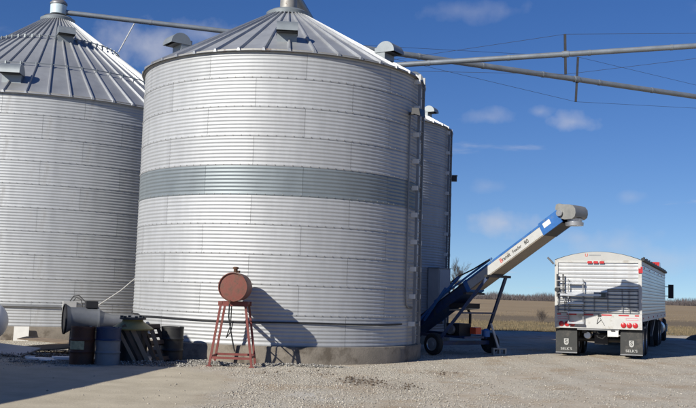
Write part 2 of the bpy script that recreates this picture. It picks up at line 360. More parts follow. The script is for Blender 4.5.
# ------------------------------------------------------------------ grain bins
def cone_z(b, r): return b['za'] - (b['za'] - b['ze']) * r / b['R']
def make_bin(loc, Rb, zc, ze, za, nring, nsheet, npanel, label, wall, band=None, drop=.0):
    B = dict(R=Rb, ze=ze, za=za)
    root = thing('grain_bin', loc, label, 'grain bin', 0, 'corrugated steel grain bins'); B['root'] = root
    # foundation: concrete ring
    k = 72; m = MB(); m.lathe([(Rb + .13, -.3), (Rb + .13, zc - .02), (Rb + .11, zc), (Rb - .25, zc)], k); m.build('foundation', 'conc', root, 50)
    h = (ze - zc) / nring; da = 2 * math.pi / nsheet; gap = .006 / Rb; nc = max(8, int(da * Rb / .2)); nwv = 8; nr = nwv * 6
    V = []; F = []
    for j in range(nr + 1):
        f = j / nr; z = f * h * .997
        r = Rb - .0075 * math.cos(2 * math.pi * f * nwv) + (.008 if j < 3 else 0)
        for i in range(nc + 1):
            a = -da / 2 + gap / 2 + (da - gap) * i / nc
            V.append((r * math.sin(a), -r * math.cos(a), z))
    F = [(j * (nc + 1) + i, j * (nc + 1) + i + 1, (j + 1) * (nc + 1) + i + 1, (j + 1) * (nc + 1) + i) for j in range(nr) for i in range(nc)]
    def sheet(mn):
        me = bpy.data.meshes.new('wall_sheet'); me.from_pydata(V, [], F); me.materials.append(MATS[mn]); me.shade_smooth(); return me
    me0 = sheet(wall); me1 = sheet('galv_new') if band is not None else None
    off = rng.random() * da
    for q in range(nring):
        for s_ in range(nsheet):
            put('wall_sheet', me1 if q == band else me0, root, (0, 0, zc + q * h), off + (s_ + .5 * (q % 2)) * da)
    bl = MB(); nbolt = int(2 * math.pi * Rb / .21)
    for q in range(1, nring):
        for i in range(nbolt):
            a = 2 * math.pi * (i + .5) / nbolt; rr = Rb + .010
            bl.box((rr * math.sin(a), -rr * math.cos(a), zc + q * h + .028), (.018, .02, .018), Matrix.Rotation(a, 3, 'Z'))
    bo = bl.build('seam_bolts', 'trim_metal', root, 0); bo['kind'] = 'stuff'
    # roof panels with a standing rib each
    pa = 2 * math.pi / npanel; r0, r1 = Rb + .10, .42
    m = MB()
    def P(r, a, dz=0): return (r * math.sin(a), -r * math.cos(a), cone_z(B, r) + dz)
    n4 = 4; va = []
    for r in (r0, r1):
        for i in range(n4 + 1): va.append(P(r, -pa / 2 + pa * i / n4))
    m.add(va, [(i, i + 1, n4 + 2 + i, n4 + 1 + i) for i in range(n4)])
    w0, w1 = .045, .018
    m.add([P(r0, pa / 2 - w0 / r0, .0), P(r0, pa / 2 - .022 / r0, .075), P(r0, pa / 2 + .022 / r0, .075), P(r0, pa / 2 + w0 / r0, .0),
           P(r1, pa / 2 - w1 / r1, .0), P(r1, pa / 2 - .010 / r1, .06), P(r1, pa / 2 + .010 / r1, .06), P(r1, pa / 2 + w1 / r1, .0)],
          [(0, 1, 5, 4), (1, 2, 6, 5), (2, 3, 7, 6), (0, 3, 2, 1)])
    mr_ = m.mesh('roof_panel', 'roof_metal', 0)
    for i in range(npanel): put('roof_panel', mr_, root, None, i * pa + .01)
    m = MB(); m.lathe([(Rb + .012, ze - .07), (Rb + .05, ze - .07), (Rb + .05, ze - .0), (Rb + .012, ze - .0)], 96, cap=False); m.build('eave_ring', 'trim_metal', root)
    # collar at the peak
    zt = cone_z(B, .5)
    m = MB(); m.lathe([(.60, zt - .02), (.62, zt + .08), (.50, zt + .15), (.36, zt + .17)], 40); m.build('peak_collar', 'vent_metal', root)
    B['zt'] = zt
    return B
def vent(B, phi, r, name='roof_vent', w=.62, s=1.0):
    """gooseneck vent: half-round hood, throat, dark mouth looking down the slope"""
    e = bpy.data.objects.new(name, None); COL.objects.link(e); e.parent = B['root']; e.empty_display_size = .2
    a = R(phi); z = cone_z(B, r)
    e.location = (r * math.sin(a), -r * math.cos(a), z); e.rotation_euler.z = a
    # local: -y is down the slope
    sl = (B['za'] - B['ze']) / B['R']
    def arc(rr, n=12, a0=0, a1=math.pi): return [(-.10 + rr * math.cos(a0 + (a1 - a0) * i / n), .17 + rr * math.sin(a0 + (a1 - a0) * i / n)) for i in range(n + 1)]
    m = MB(); rr = .33 * s
    outer = arc(rr); pts = [(y, z_) for y, z_ in outer]         # from +y (back) over to -y (mouth)
    n = len(pts); hw = w * s / 2
    V = [(-hw, y, z_) for y, z_ in pts] + [(hw, y, z_) for y, z_ in pts]
    F = [(i, i + 1, n + i + 1, n + i) for i in range(n - 1)]
    # side cheeks
    F += [tuple(range(n)), tuple(range(2 * n - 1, n - 1, -1))]
    m.add(V, F); m.build('hood', 'vent_metal', e)
    m = MB(); m.box((0, .06, .05), (hw * 1.86, rr * 1.1, .5)); m.build('throat', 'vent_metal', e)
    m = MB(); m.box((0, -.21 * s, .165), (hw * 1.9, rr * .75, .012)); m.build('mouth_screen', 'dark_metal', e)
    return e
MAIN = make_bin((-1.88, 25.9, 0), 3.87, .40, 7.5, 9.75, 10, 10, 40, 'silver corrugated grain bin with darker steel band, behind the red fuel tank', 'galv', band=5)
LEFT = make_bin((-10.87, 33.4, 0), 5.8, .40, 7.44, 11.6, 10, 15, 56, 'widest corrugated grain bin with steep ribbed roof, behind the aeration fan', 'galv_dull')
BACK = make_bin((-.1, 35.5, 0), 3.95, .40, 7.9, 10.1, 10, 10, 40, 'grey corrugated grain bin with grey cabinet, mostly hidden behind the banded bin', 'galv_old')
for ph, r in ((4, 3.15), (-53.5, 3.3), (57, 3.3), (101, 3.6)): vent(MAIN, ph, r, s=.86)
for ph, r, s in ((4.5, 5.2, 1.0), (25.5, 2.2, .9), (-40, 5.2, 1.0)): vent(LEFT, ph, r, s=s)
for ph, r in ((62, 3.35), (0, 3.2)): vent(BACK, ph, r, s=.7)
# peaks
m = MB(); m.lathe([(.34, MAIN['zt'] + .12), (.34, MAIN['zt'] + .21), (.24, MAIN['zt'] + .22), (.24, MAIN['zt'] + .62), (.10, MAIN['zt'] + .74)], 28); m.build('peak_cap', 'trim_metal', MAIN['root'])
z = LEFT['zt']
m = MB(); m.lathe([(.50, z + .15), (.50, z + .17), (.24, z + .18), (.24, z + .30)], 28); m.build('peak_neck', 'dark_metal', LEFT['root'])
m = MB(); m.lathe([(.24, z + .26), (.29, z + .28), (.29, z + .62), (.25, z + .64)], 28); m.build('peak_drum', 'cyan_white', LEFT['root'])
m = MB(); m.lathe([(.31, z + .64), (.31, z + .70), (.22, z + .80), (.10, z + .88)], 28); m.build('peak_cap', 'steel_grey', LEFT['root'])
m = MB(); m.lathe([(.30, BACK['zt'] + .1), (.30, BACK['zt'] + .9)], 24); m.build('peak_cap', 'pipe_metal', BACK['root'])
# hoops with clips round the left roof
for r in (4.25, 2.25):
    m = MB(); n = 112
    m.tube([(r * math.sin(2 * math.pi * i / n), -r * math.cos(2 * math.pi * i / n), cone_z(LEFT, r) + .13) for i in range(n + 1)], .018, 5)
    hp = m.build('roof_hoop', 'pipe_metal', LEFT['root'])
    cl = MB(); cl.box((0, -r, cone_z(LEFT, r) + .11), (.04, .06, .11)); cm = cl.mesh('hoop_clip', 'vent_metal')
    for i in range(56): put('hoop_clip', cm, hp, None, (i + .5) * 2 * math.pi / 56 + .01)

def wp(B, phi, z, d=0):
    a = R(phi); r = B['R'] + d
    return Vector((r * math.sin(a), -r * math.cos(a), z))
def ladder(B, phi, z0, z1, w=.42, d=.12, m_='steel_grey'):
    """ladder standing off the wall on brackets"""
    e = bpy.data.objects.new('ladder', None); COL.objects.link(e); e.parent = B['root']; e.rotation_euler.z = R(phi); e.empty_display_size = .2
    y = -(B['R'] + d)
    for s in (-1, 1):
        k = MB(); k.bb((s * w / 2 - .022, y - .035, z0), (s * w / 2 + .022, y + .035, z1)); k.build('rail', m_, e)
    rm_ = MB(); rm_.tube([(-w / 2, y, 0), (w / 2, y, 0)], .016, 8); rme = rm_.mesh('rung', m_)
    for i in range(int((z1 - z0) / .3)): put('rung', rme, e, (0, 0, z0 + .2 + .3 * i))
    z = z0 + .5
    bms = [MB().bb((s * (w / 2 + .024), y - .03, -.06), (s * (w / 2 + .08), y + d + .02, .06)).mesh('bracket', 'board_white') for s in (-1, 1)]
    while z < z1:
        for bme in bms: put('bracket', bme, e, (0, 0, z))
        z += (B['ze'] - .4) / 10
    return e
ladder(MAIN, 70.5, .45, 7.55)
ladder(BACK, 72, .45, 7.8, d=.08, m_='steel_grey')
# cage rail pair beside the ladder foot
m = MB(); m.bb((-.02, -.02, .1), (.02, .02, 2.7)); 
for a in (76, 80):
    p = wp(MAIN, a, 0, .10); put('grab_rail', m.mesh('grab_rail', 'steel_grey'), MAIN['root'], p, R(a))
# conduit on the wall
m = MB(); m.tube([wp(MAIN, 61.5, 6.4, .04), wp(MAIN, 61.5, 4, .04), wp(MAIN, 61.5, 1.7, .04), wp(MAIN, 62.2, 1.45, .04), wp(MAIN, 64, 1.38, .04), wp(MAIN, 70, 1.36, .04)], .022, 8); m.build('conduit', 'steel_grey', MAIN['root'])
# flood lamp
c = MAIN['root'].location
lp = thing('flood_lamp', c + wp(MAIN, 61.5, 6.42, .02), 'small dark flood lamp on the banded bin wall beside the ladder', 'lamp', R(61.5))
m = MB(); m.bb((-.05, -.14, -.03), (.05, 0, .03)); m.build('bracket', 'dark_metal', lp)
m = MB(); m.prism([(-.14, -.02), (-.38, -.10), (-.34, .10), (-.14, .12)], -.17, .17, 'X'); m.build('housing', 'dark_metal', lp)
m = MB(); m.prism([(-.36, -.10), (-.385, -.105), (-.345, .095), (-.335, .095)], -.15, .15, 'X'); m.build('lens', 'glass', lp)
# cable hung round the main bin
m = MB(); m.tube([wp(MAIN, a, .95 + .012 * math.sin(a * .11) + (.05 if a < -60 else 0), .035) for a in range(-100, 62, 3)], .02, 6)
o = m.build('wall_cable', 'black', None); o.location = c; tag(o, 'black cable strung round the foot of the banded grain bin', 'cable')
# grey cabinet on the back bin
cb = BACK['root'].location
e = thing('wall_cabinet', cb + wp(BACK, 55, 1.05, .02), 'tall grey steel cabinet on the wall of the rear bin', 'cabinet', R(55))
m = MB(); m.bb((-.42, -.42, 0), (.42, 0, 1.6)); m.build('body', 'cabinet', e)
m = MB(); m.bb((-.38, -.445, .05), (.38, -.422, 1.55)); m.build('door', 'cabinet', e)
m = MB(); m.bb((.28, -.48, .75), (.32, -.446, .95)); m.build('handle', 'dark_metal', e)
m = MB(); m.bb((-.45, -.46, 1.603), (.45, .0, 1.63)); m.build('lid', 'steel_grey', e)
m = MB(); m.bb((-.15, -.3, -.35), (.15, -.06, -.003)); m.build('conduit_box', 'dark_metal', e)
e = thing('wall_box', cb + wp(BACK, 80, 6.1, .02), 'small dark box high on the wall of the rear bin', 'box', R(80))
m = MB(); m.bb((-.12, -.26, -.1), (.12, 0, .1)); m.build('body', 'dark_metal', e); m = MB(); m.bb((-.14, -.28, .102), (.14, 0, .12)); m.build('lid', 'steel_grey', e)
# left bin: conduit, box and slanted white pipe
cl_ = LEFT['root'].location
m = MB(); m.tube([wp(LEFT, a, 1.0, .05) for a in range(-20, 26, 2)], .03, 8); m.build('conduit', 'steel_grey', LEFT['root'])
e = thing('junction_box', cl_ + wp(LEFT, 26.3, .84, .02), 'pale electrical box on the wide bin wall above the fan', 'box', R(26.3))
m = MB(); m.bb((-.2, -.16, 0), (.2, 0, .34)); m.build('body', 'cabinet', e)
m = MB(); m.bb((-.18, -.178, .02), (.18, -.163, .32)); m.build('door', 'cabinet', e)
m = MB(); m.tube([(.1, -.1, .34), (.16, -.16, .46), (.3, -.25, .40), (.34, -.3, .2), (.3, -.4, -.05)], .016, 6); m.tube([(.0, -.1, .34), (.1, -.12, .5), (.24, -.2, .52), (.4, -.3, .35)], .014, 6); m.build('wire', 'black', e)
o = MB().tube([(-7.35, 27.05, .95), (-6.3, 26.2, 1.55), (-5.68, 25.75, 2.02)], .013, 8).build('slanted_pipe', 'white_paint'); tag(o, 'thin white pipe slanting between the two big bins', 'pipe')

# ------------------------------------------------------------------ overhead tubes
def tube_thing(name, a, b, r, label, post_at=None, arm=1.0, tilt=(0, 0), rr=None):
    a, b = Vector(a), Vector(b); e = thing(name, a, label, 'pipe')
    d = b - a; L_ = d.length
    m = MB(); m.tube([(0, 0, 0), d], r, 14); m.build('pipe', 'pipe_metal', e)
    u = d.normalized(); n = int(L_ / 3.05)
    for i in range(1, n + 1):
        p = u * (i * 3.05)
        if i * 3.05 < L_ - .1: MB().tube([p - u * .05, p + u * .05], r * 1.12, 14).build('flange', 'pipe_metal', e)
    if post_at:
        p = a.lerp(b, post_at) - a
        top = p + Vector((tilt[0], 0, arm)); bot = p + Vector((tilt[1], 0, -arm))
        k = MB(); k.bar(bot, top, .085, .085); k.build('truss_post', 'dark_metal', e)
        k = MB(); k.tube([p - u * .12, p + u * .12], r * 1.25, 12); k.build('clamp', 'pipe_metal', e)
        for q, s in ((top, 1), (bot, -1)):
            for en, end in ((0.02, 0), (.98, 1)):
                ee = d * en + Vector((0, 0, s * r)); w = MB()
                w.tube([q.lerp(ee, f) for f in (0, .5, 1)], .007, 5); w.build('stay_wire', 'dark_metal', e)
    return e
lt = tube_thing('transfer_tube', (-10.6, 33.45, 11.62), (-.1, 35.5, 11.26), .095, 'overhead grain tube running level from the wide bin peak')
for s in (0, ):
    m = MB(); m.tube([(2.45 + s, .5, -.1), (1.95 + s, .25, -1.35)], .025, 6); m.build('strut', 'white_paint', lt)
tube_thing('transfer_tube', (-.1, 35.5, 11.24), (22.7, 46, 11.44), .12, 'overhead grain tube sloping down past the other behind the banded bin', .436, 1.0, (0.06, -.02))
tube_thing('transfer_tube', (-.09, 35.5, 10.39), (19.5, 33.7, 11.87), .105, 'overhead grain tube sloping up away from the rear bin peak', .418, .78, (-.02, .02))
sp_ = tube_thing('roof_spout', (-1.85, 26.0, 10.35), (-.3, 35.1, 9.9), .14, 'short grain spout leaving the peak of the banded bin')
def tower(loc, h, label, w=.9):
    e = thing('support_tower', loc, label, 'tower', 0, 'lattice towers under the overhead tubes')
    for sx_ in (-1, 1):
        for sy_ in (-1, 1):
            m = MB(); m.bar((sx_ * w / 2, sy_ * w / 2, 0), (sx_ * w / 2, sy_ * w / 2, h), .08, .08); m.build('leg', 'pipe_metal', e)
    m = MB(); n = int(h / 1.2)
    for i in range(n):
        z0, z1 = i * h / n, (i + 1) * h / n; q = [(-w / 2, -w / 2), (w / 2, -w / 2), (w / 2, w / 2), (-w / 2, w / 2)]
        for j in range(4):
            A, B_ = q[j], q[(j + 1) % 4]; m.bar((*A, z0), (*B_, z1), .04, .04); m.bar((*A, z1 - .05), (*B_, z1 - .05), .04, .04)
    m.build('brace', 'pipe_metal', e)
    m = MB(); m.bb((-w / 2 - .1, -w / 2 - .1, h), (w / 2 + .1, w / 2 + .1, h + .12)); m.build('saddle', 'pipe_metal', e)
tower((22.4, 45.86, -.04), 11.2, 'steel lattice tower under the tube that slopes down'); tower((19.2, 33.73, -.02), 11.62, 'steel lattice tower under the tube that slopes up')

# ------------------------------------------------------------------ machine shed beside the yard (casts the shade on the left)
ua = R(9.6); sh = thing('machine_shed', (-7.78, 17.9, 0), 'long pale metal machine shed beside the yard', 'shed', -ua)
LS, WS, HS = 24.0, 9.0, 3.98
def shz(x): return HS - .09 * (-x)
m = MB()
for xx in (-.3, -WS + .3):
    m.bb((xx - .05, -LS + .3, 0), (xx + .05, -.3, shz(xx) - .12))
for yy in (-.3, -LS + .3):
    m.prism([(-WS + .25, 0), (-.25, 0), (-.25, shz(-.25) - .12), (-WS + .25, shz(-WS) - .12)], yy - .05, yy + .05, 'Y')
m.build('wall', 'shed_wall', sh)
m = MB(); m.prism([(0, HS - .1), (0, HS), (-WS, HS - .09 * WS), (-WS, HS - .09 * WS - .1)], -LS, 0, 'Y'); m.build('roof', 'roof_metal', sh)
rb = MB(); rb.prism([(-.24, 0), (-.20, 0), (-.20, HS - .18), (-.24, HS - .18)], -.03, .03, 'Y'); rbm = rb.mesh('wall_rib', 'shed_wall')
for i in range(36): put('wall_rib', rbm, sh, (.0, -LS + .7 + i * .64, 0))
m = MB(); m.bb((-.23, -14, .03), (-.14, -9.5, 3.3)); dr = m.build('sliding_door', 'white_paint', sh)
m = MB(); m.bb((-.135, -9.9, 1.0), (-.10, -9.8, 1.5)); m.build('handle', 'dark_metal', dr)

# ------------------------------------------------------------------ belt conveyor
CV = thing('belt_conveyor', (3.54, 27.9, 0), 'blue and white belt conveyor on wheels rising from between the bins', 'conveyor', math.atan2(-.73, .68))
ZT, SLP = 1.80, .605; un = Vector((1, 0, SLP)).normalized(); nn = Vector((-un.z, 0, un.x))
def bp_(t, y, n): return Vector((t, 0, ZT + SLP * t)) + Vector((0, y, 0)) + nn * n
def beam(m, t0, t1, y0, y1, n0, n1):
    P = [bp_(t, y, n) for t in (t0, t1) for y in (y0, y1) for n in (n0, n1)]
    m.add(P, [(0, 1, 3, 2), (4, 6, 7, 5), (0, 4, 5, 1), (2, 3, 7, 6), (0, 2, 6, 4), (1, 5, 7, 3)]); return m
hw = .29
beam(MB(), .30, 3.45, -hw, hw, -.17, -.145).build('belly_pan', 'belly', CV)
for s in (-1, 1):
    beam(MB(), .42, 2.95, s * hw - .012, s * hw + .012, -.143, .10).build('side_panel', 'white_paint', CV)
    beam(MB(), 2.952, 3.55, s * hw - .02, s * hw + .02, -.175, .20).build('head_plate', 'blue_paint', CV)
beam(MB(), .42, 2.95, -hw - .02, hw + .02, .102, .16).build('top_cover', 'blue_paint', CV)
beam(MB(), 2.952, 3.55, -hw + .022, hw - .022, .14, .19).build('head_cover', 'blue_paint', CV)
beam(MB(), 2.953, 3.5, -hw + .022, hw - .022, -.174, -.15).build('head_belly', 'dark_metal', CV)
beam(MB(), 3.06, 3.28, -hw - .026, -hw - .0205, -.02, .12).build('decal', 'board_white', CV)
beam(MB(), .30, .42, -hw - .03, hw + .03, -.20, .17).build('collar', 'blue_paint', CV)
# lower section: its shade is painted in as darker blue
beam(MB(), -2.45, .30, -hw - .03, hw + .03, -.17, .10).build('tail_section', 'blue_shaded', CV)
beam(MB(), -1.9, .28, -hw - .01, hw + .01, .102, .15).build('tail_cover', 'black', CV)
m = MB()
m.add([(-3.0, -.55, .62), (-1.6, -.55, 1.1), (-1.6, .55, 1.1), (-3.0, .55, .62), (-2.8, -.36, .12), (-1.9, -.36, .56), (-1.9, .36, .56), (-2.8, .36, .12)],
      [(0, 1, 5, 4), (1, 2, 6, 5), (2, 3, 7, 6), (3, 0, 4, 7), (4, 5, 6, 7)]); m.build('tail_hopper', 'blue_shaded', CV)
# head hood and spout
hc = bp_(3.58, 0, .05)
prof = [(-.16, .06), (-.24, .20), (-.20, .33), (-.05, .36), (.10, .33), (.5, .31), (.66, .27), (.78, .16), (.80, .02), (.76, -.10), (.62, -.17), (.25, -.19), (.05, -.15)]
m = MB(); m.prism([(hc.x + x * .62, hc.z + z_ * .80) for x, z_ in prof], -.30, .30, 'Y'); m.build('head_hood', 'hood_metal', CV)
MB().lathe([(.24, -.345), (.25, -.26), (.20, -.25), (.21, -.16)], 24, (hc.x + .27, 0, hc.z + .04)).build('spout', 'alu', CV)
MB().lathe([(.09, -.38), (.09, -.34), (.05, -.335), (.05, -.28)], 14, (hc.x + .02, 0, hc.z + .02), 'Y').build('drive_bearing', 'alu', CV)
# axle, lift legs and lower arms
MB().bar((0, -1.2, .33), (0, 1.2, .33), .11, .12).build('axle_beam', 'blue_shaded', CV)
for s in (-1, 1):
    MB().bar((.02, s * 1.05, .46), bp_(1.15, s * .40, -.2), .075, .085).build('lift_leg', 'blue_shaded', CV)
    MB().bar((.0, s * .9, .5), bp_(-1.9, s * .36, -.1), .07, .08).build('lower_arm', 'blue_shaded', CV)
    beam(MB(), -.75, 1.4, s * .335 - .02, s * .335 + .02, .18, .23).build('slide_track', 'blue_paint', CV)
    MB().bar(bp_(-1.6, s * .37, -.05), bp_(.30, s * .37, .34), .05, .07).build('lift_arm', 'blue_paint', CV)
    MB().bar(bp_(-1.25, s * .41, -.12), bp_(-.2, s * .41, .30), .05, .06).build('lift_brace', 'blue_paint', CV)
MB().bar(bp_(1.15, -.55, -.22), bp_(1.15, .55, -.22), .11, .07).build('leg_crosshead', 'dark_metal', CV)
MB().bar(bp_(.30, -.45, -.22), bp_(.30, .40, -.22), .12, .06).build('cross_bar', 'dark_metal', CV)
MB().bar((.55, -.72, 1.23), (.55, .72, 1.23), .045, .045).build('leg_tie', 'blue_shaded', CV)
MB().tube([bp_(-.1, -.37, .2), bp_(.0, -.37, .36), bp_(.25, -.37, .37), bp_(.8, -.37, .26), bp_(1.35, -.37, .2)], .022, 8).build('hydraulic_hose', 'black', CV)
def wheel(parent, loc, r=.36, w=.2, rimm='alu', side=-1, dish=.05):
    e = bpy.data.objects.new('wheel', None); COL.objects.link(e); e.parent = parent; e.location = loc; e.empty_display_size = .2
    h = w / 2
    m = MB(); m.lathe([(r * .58, -h * .8), (r * .66, -h), (r * .90, -h), (r * .985, -h * .7), (r, -h * .35), (r, h * .35), (r * .985, h * .7), (r * .90, h), (r * .66, h), (r * .58, h * .8)], 30, ax='Y', cap=False); m.build('tyre', 'rubber', e, 30)
    m = MB(); s = side
    m.lathe([(r * .60, s * h * .86), (r * .56, s * h * .7), (r * .46, s * (h * .7 - dish)), (r * .26, s * (h * .7 - dish)), (r * .20, s * h * .75), (.02, s * h * .78)], 24, ax='Y', cap=False)
    m.lathe([(r * .59, -h * .7), (r * .59, h * .7)], 24, ax='Y', cap=True); m.build('rim', rimm, e, 30)
    return e
for s in (-1, 1): wheel(CV, (0, s * 1.30, .315), .315, .19, 'alu' if s < 0 else 'dark_metal', s)
# engine on its shelf below the belt
MB().bb((-.55, -.40, .48), (.40, .50, .54)).build('engine_shelf', 'blue_shaded', CV)
MB().bb((-.40, -.30, .542), (.10, .25, .90)).build('engine_block', 'black', CV)
MB().bb((.14, .16, .60), (.36, .42, .80)).build('engine_fuel_tank', 'orange_red', CV)
MB().tube([(.02, .30, .9), (.02, .30, 1.18), (-.06, .30, 1.3)], .04, 10).build('exhaust', 'black', CV)
MB().lathe([(.14, -.42), (.14, -.33)], 18, (-.15, 0, .72), 'Y').build('pulley', 'steel_grey', CV)
MB().box((-.05, .1, 1.32), (.75, .5, .03), Matrix.Rotation(-.1, 3, 'Y')).build('belt_guard', 'white_paint', CV)
MB().bb((-.30, -.28, 1.36), (.35, .34, 1.50)).build('gearbox', 'black', CV)
MB().lathe([(.12, .52), (.12, .70), (.05, .76)], 16, (.30, .72, 0)).build('hydraulic_reservoir', 'blue_paint', CV)
JX, JY = .62, .92
MB().tube([(JX, JY, .20), (JX - .22, JY - .1, .92)], .035, 10).build('jack_tube', 'white_paint', CV)
# lettering on the near side panel
BF = Matrix((un, nn, Vector((0, -1, 0)))).transposed().to_4x4()
def tx(s, t_, size, m_='black_text'):
    text('lettering', s, size, m_, CV, Matrix.Translation(bp_(t_, -hw - .0135, -.02)) @ BF)
tx('B', 1.595, .17, 'red_text'); tx('randt', 1.77, .15); tx('Feeder', 2.14, .125); tx('80', 2.46, .16)
# concrete block under the jack
p = CV.matrix_basis @ Vector((JX + .02, JY, 0))
cbk = thing('concrete_block', (p.x, p.y, 0), 'grey hollow concrete block under the conveyor jack', 'block', R(8))
m = MB(); bw, bh, bd = .40, .20, .20
m.bb((-bw / 2, -bd / 2, 0), (bw / 2, bd / 2, .035)); m.bb((-bw / 2, -bd / 2, bh - .035), (bw / 2, bd / 2, bh))
m.bb((-bw / 2, -bd / 2, .0352), (-bw / 2 + .04, bd / 2, bh - .0352)); m.bb((bw / 2 - .04, -bd / 2, .0352), (bw / 2, bd / 2, bh - .0352)); m.bb((-.02, -bd / 2, .0352), (.02, bd / 2, bh - .0352))
m.build('block_body', 'block_conc', cbk, 0)

# ------------------------------------------------------------------ grain trailer and tractor
TY = -R(22)
TR = thing('grain_trailer', (7.72, 28.45, 0), 'white aluminium grain trailer with arched tarp and rear ladder', 'trailer', TY)
TR.rotation_euler.y = R(-.7)
TW, TL, ZB, ZS, ZP = 1.29, 12.2, .86, 2.93, 3.19
def arch(x): return ZS + (ZP - ZS) * (1 - (x / TW) ** 2)
# rear wall: horizontal interlocking extrusions
pl = MB(); nP = 13; z0, z1 = 1.32, ZS - .08; hp = (z1 - z0) / nP
pl.prism([(0, 0), (-.014, .006), (-.018, hp * .5), (-.014, hp - .008), (0, hp - .002)], -TW + .10, TW - .10, 'X')
pm = pl.mesh('rear_plank', 'trailer_side', 20)
for i in range(nP): put('rear_plank', pm, TR, (0, .02, z0 + i * hp))
m = MB(); m.bb((-TW, -.03, ZB), (TW, .03, 1.315)); m.build('rear_apron', 'white_paint', TR)
m = MB(); m.bb((-TW, -.035, 1.317), (-TW + .098, .05, ZS)); m.bb((TW - .098, -.035, 1.317), (TW, .05, ZS)); m.bb((-TW + .1, -.03, z1 + .003), (TW - .1, .03, ZS)); m.build('corner_post', 'white_paint', TR)
# end cap under the tarp
xs = [-TW + 2 * TW * i / 16 for i in range(17)]
m = MB(); m.prism([(-TW, ZS + .002), (TW, ZS + .002)] + [(x, arch(x) + .002) for x in xs[::-1][1:-1]], -.02, .03, 'Y'); m.build('tarp_end_cap', 'tarp', TR)
m = MB(); nY = 24
V = []
for j in range(nY + 1):
    y = -.025 + (TL + .06) * j / nY
    for x in xs: V.append((x * 1.012, y, arch(x) + .014 + (.012 if j % 3 == 0 and j else -.006) * (1 - (x / TW) ** 2)))
nx = len(xs); m.add(V, [(j * nx + i, j * nx + i + 1, (j + 1) * nx + i + 1, (j + 1) * nx + i) for j in range(nY) for i in range(nx - 1)]); m.build('tarp', 'tarp', TR)
m = MB(); m.tube([(TW + .04, -.1, ZS + .03), (TW + .04, TL, ZS + .03)], .055, 10); m.build('tarp_roller', 'black', TR)
for i in range(11): MB().tube([(TW + .02, .4 + i * 1.12, ZS + .06), (TW + .05, .4 + i * 1.12, ZS + .12)], .03, 8).build('tarp_latch', 'black', TR)
m = MB(); m.tube([(-TW - .02, -.12, ZS - .12), (-TW - .10, -.16, ZS - .02), (-TW - .20, -.18, ZS + .08)], .03, 8); m.build('tarp_crank', 'steel_grey', TR)
# side walls of ribbed sheet with a lower and upper rail
for s in (-1, 1):
    nS = 14; zz0, zz1 = 1.30, ZS - .13; hs = (zz1 - zz0) / nS
    k = MB(); k.prism([(s * (TW - .03), 0), (s * (TW - .006), .004), (s * (TW - .002), hs * .5), (s * (TW - .006), hs - .006), (s * (TW - .03), hs - .002)], .055, TL, 'Y')
    km = k.mesh('side_plank', 'trailer_side', 20)
    for i in range(nS): put('side_plank', km, TR, (0, 0, zz0 + i * hs))
    m = MB(); m.bb((s * (TW - .035), .052, zz1 + .002), (s * (TW + .012), TL, ZS)); m.bb((s * (TW - .035), .052, 1.10), (s * (TW + .012), TL, zz0 - .002)); m.build('side_rail', 'alu' if s < 0 else 'white_paint', TR)
    k = MB(); k.bb((s * (TW + .013), -.02, -.025), (s * (TW + .03), .02, .025)); lm = k.mesh('marker_light', 'red_plastic')
    for yy in (.25, 2.4, 4.6, 6.8, 9.0, 11.2):
        put('marker_light', lm, TR, (0, yy, 1.2)); put('marker_light', lm, TR, (0, yy + .6, ZS - .2))
m = MB(); m.bb((-TW, TL - .03, 1.1), (TW, TL, ZS)); m.build('front_wall', 'trailer_side', TR)
# hoppers and frame
for ya, yb in ((2.9, 6.0), (6.4, 10.0)):
    m = MB(); ym = (ya + yb) / 2
    m.add([(-TW + .04, ya, 1.32), (TW - .04, ya, 1.32), (TW - .04, yb, 1.32), (-TW + .04, yb, 1.32), (-.4, ym - .3, .55), (.4, ym - .3, .55), (.4, ym + .3, .55), (-.4, ym + .3, .55)],
          [(0, 1, 5, 4), (1, 2, 6, 5), (2, 3, 7, 6), (3, 0, 4, 7), (4, 5, 6, 7)]); m.build('hopper', 'steel_grey', TR)
m = MB(); m.bb((-.52, .35, .70), (-.40, 2.9, .86)); m.bb((.40, .35, .70), (.52, 2.9, .86)); m.bb((-TW + .05, .04, ZB), (TW - .05, 2.8, ZB + .06)); m.bb((-TW + .06, 9.9, 1.08), (TW - .06, TL, 1.28)); m.build('frame', 'dark_metal', TR)
for s in (-1, 1):
    m = MB(); m.bar((s * .95, 8.9, .0), (s * .95, 8.9, 1.2), .12, .12); m.bb((s * .95 - .15, 8.75, 0), (s * .95 + .15, 9.05, .03)); m.build('landing_leg', 'dark_metal', TR)
    m = MB(); m.bar((s * 1.1, 3.0, .55), (s * 1.1, 5.2, 1.25), .08, .08); m.bar((s * 1.1, 6.4, .5), (s * 1.1, 8.6, 1.2), .08, .08); m.build('hopper_brace', 'steel_grey', TR)
for yy in (.95, 2.25):
    m = MB(); m.tube([(-1.0, yy, .5), (1.0, yy, .5)], .075, 12); m.bb((-.2, yy - .2, .36), (.2, yy + .1, .66)); m.build('axle', 'dark_metal', TR)
    for s in (-1, 1):
        for q in (1.12, .80):
            e = wheel(TR, (s * q, yy, .5), .5, .27, 'alu', s, .06); e.rotation_euler.z = math.pi / 2 if False else 0
            for ch in e.children: ch.rotation_euler.z = -math.pi / 2 if True else 0
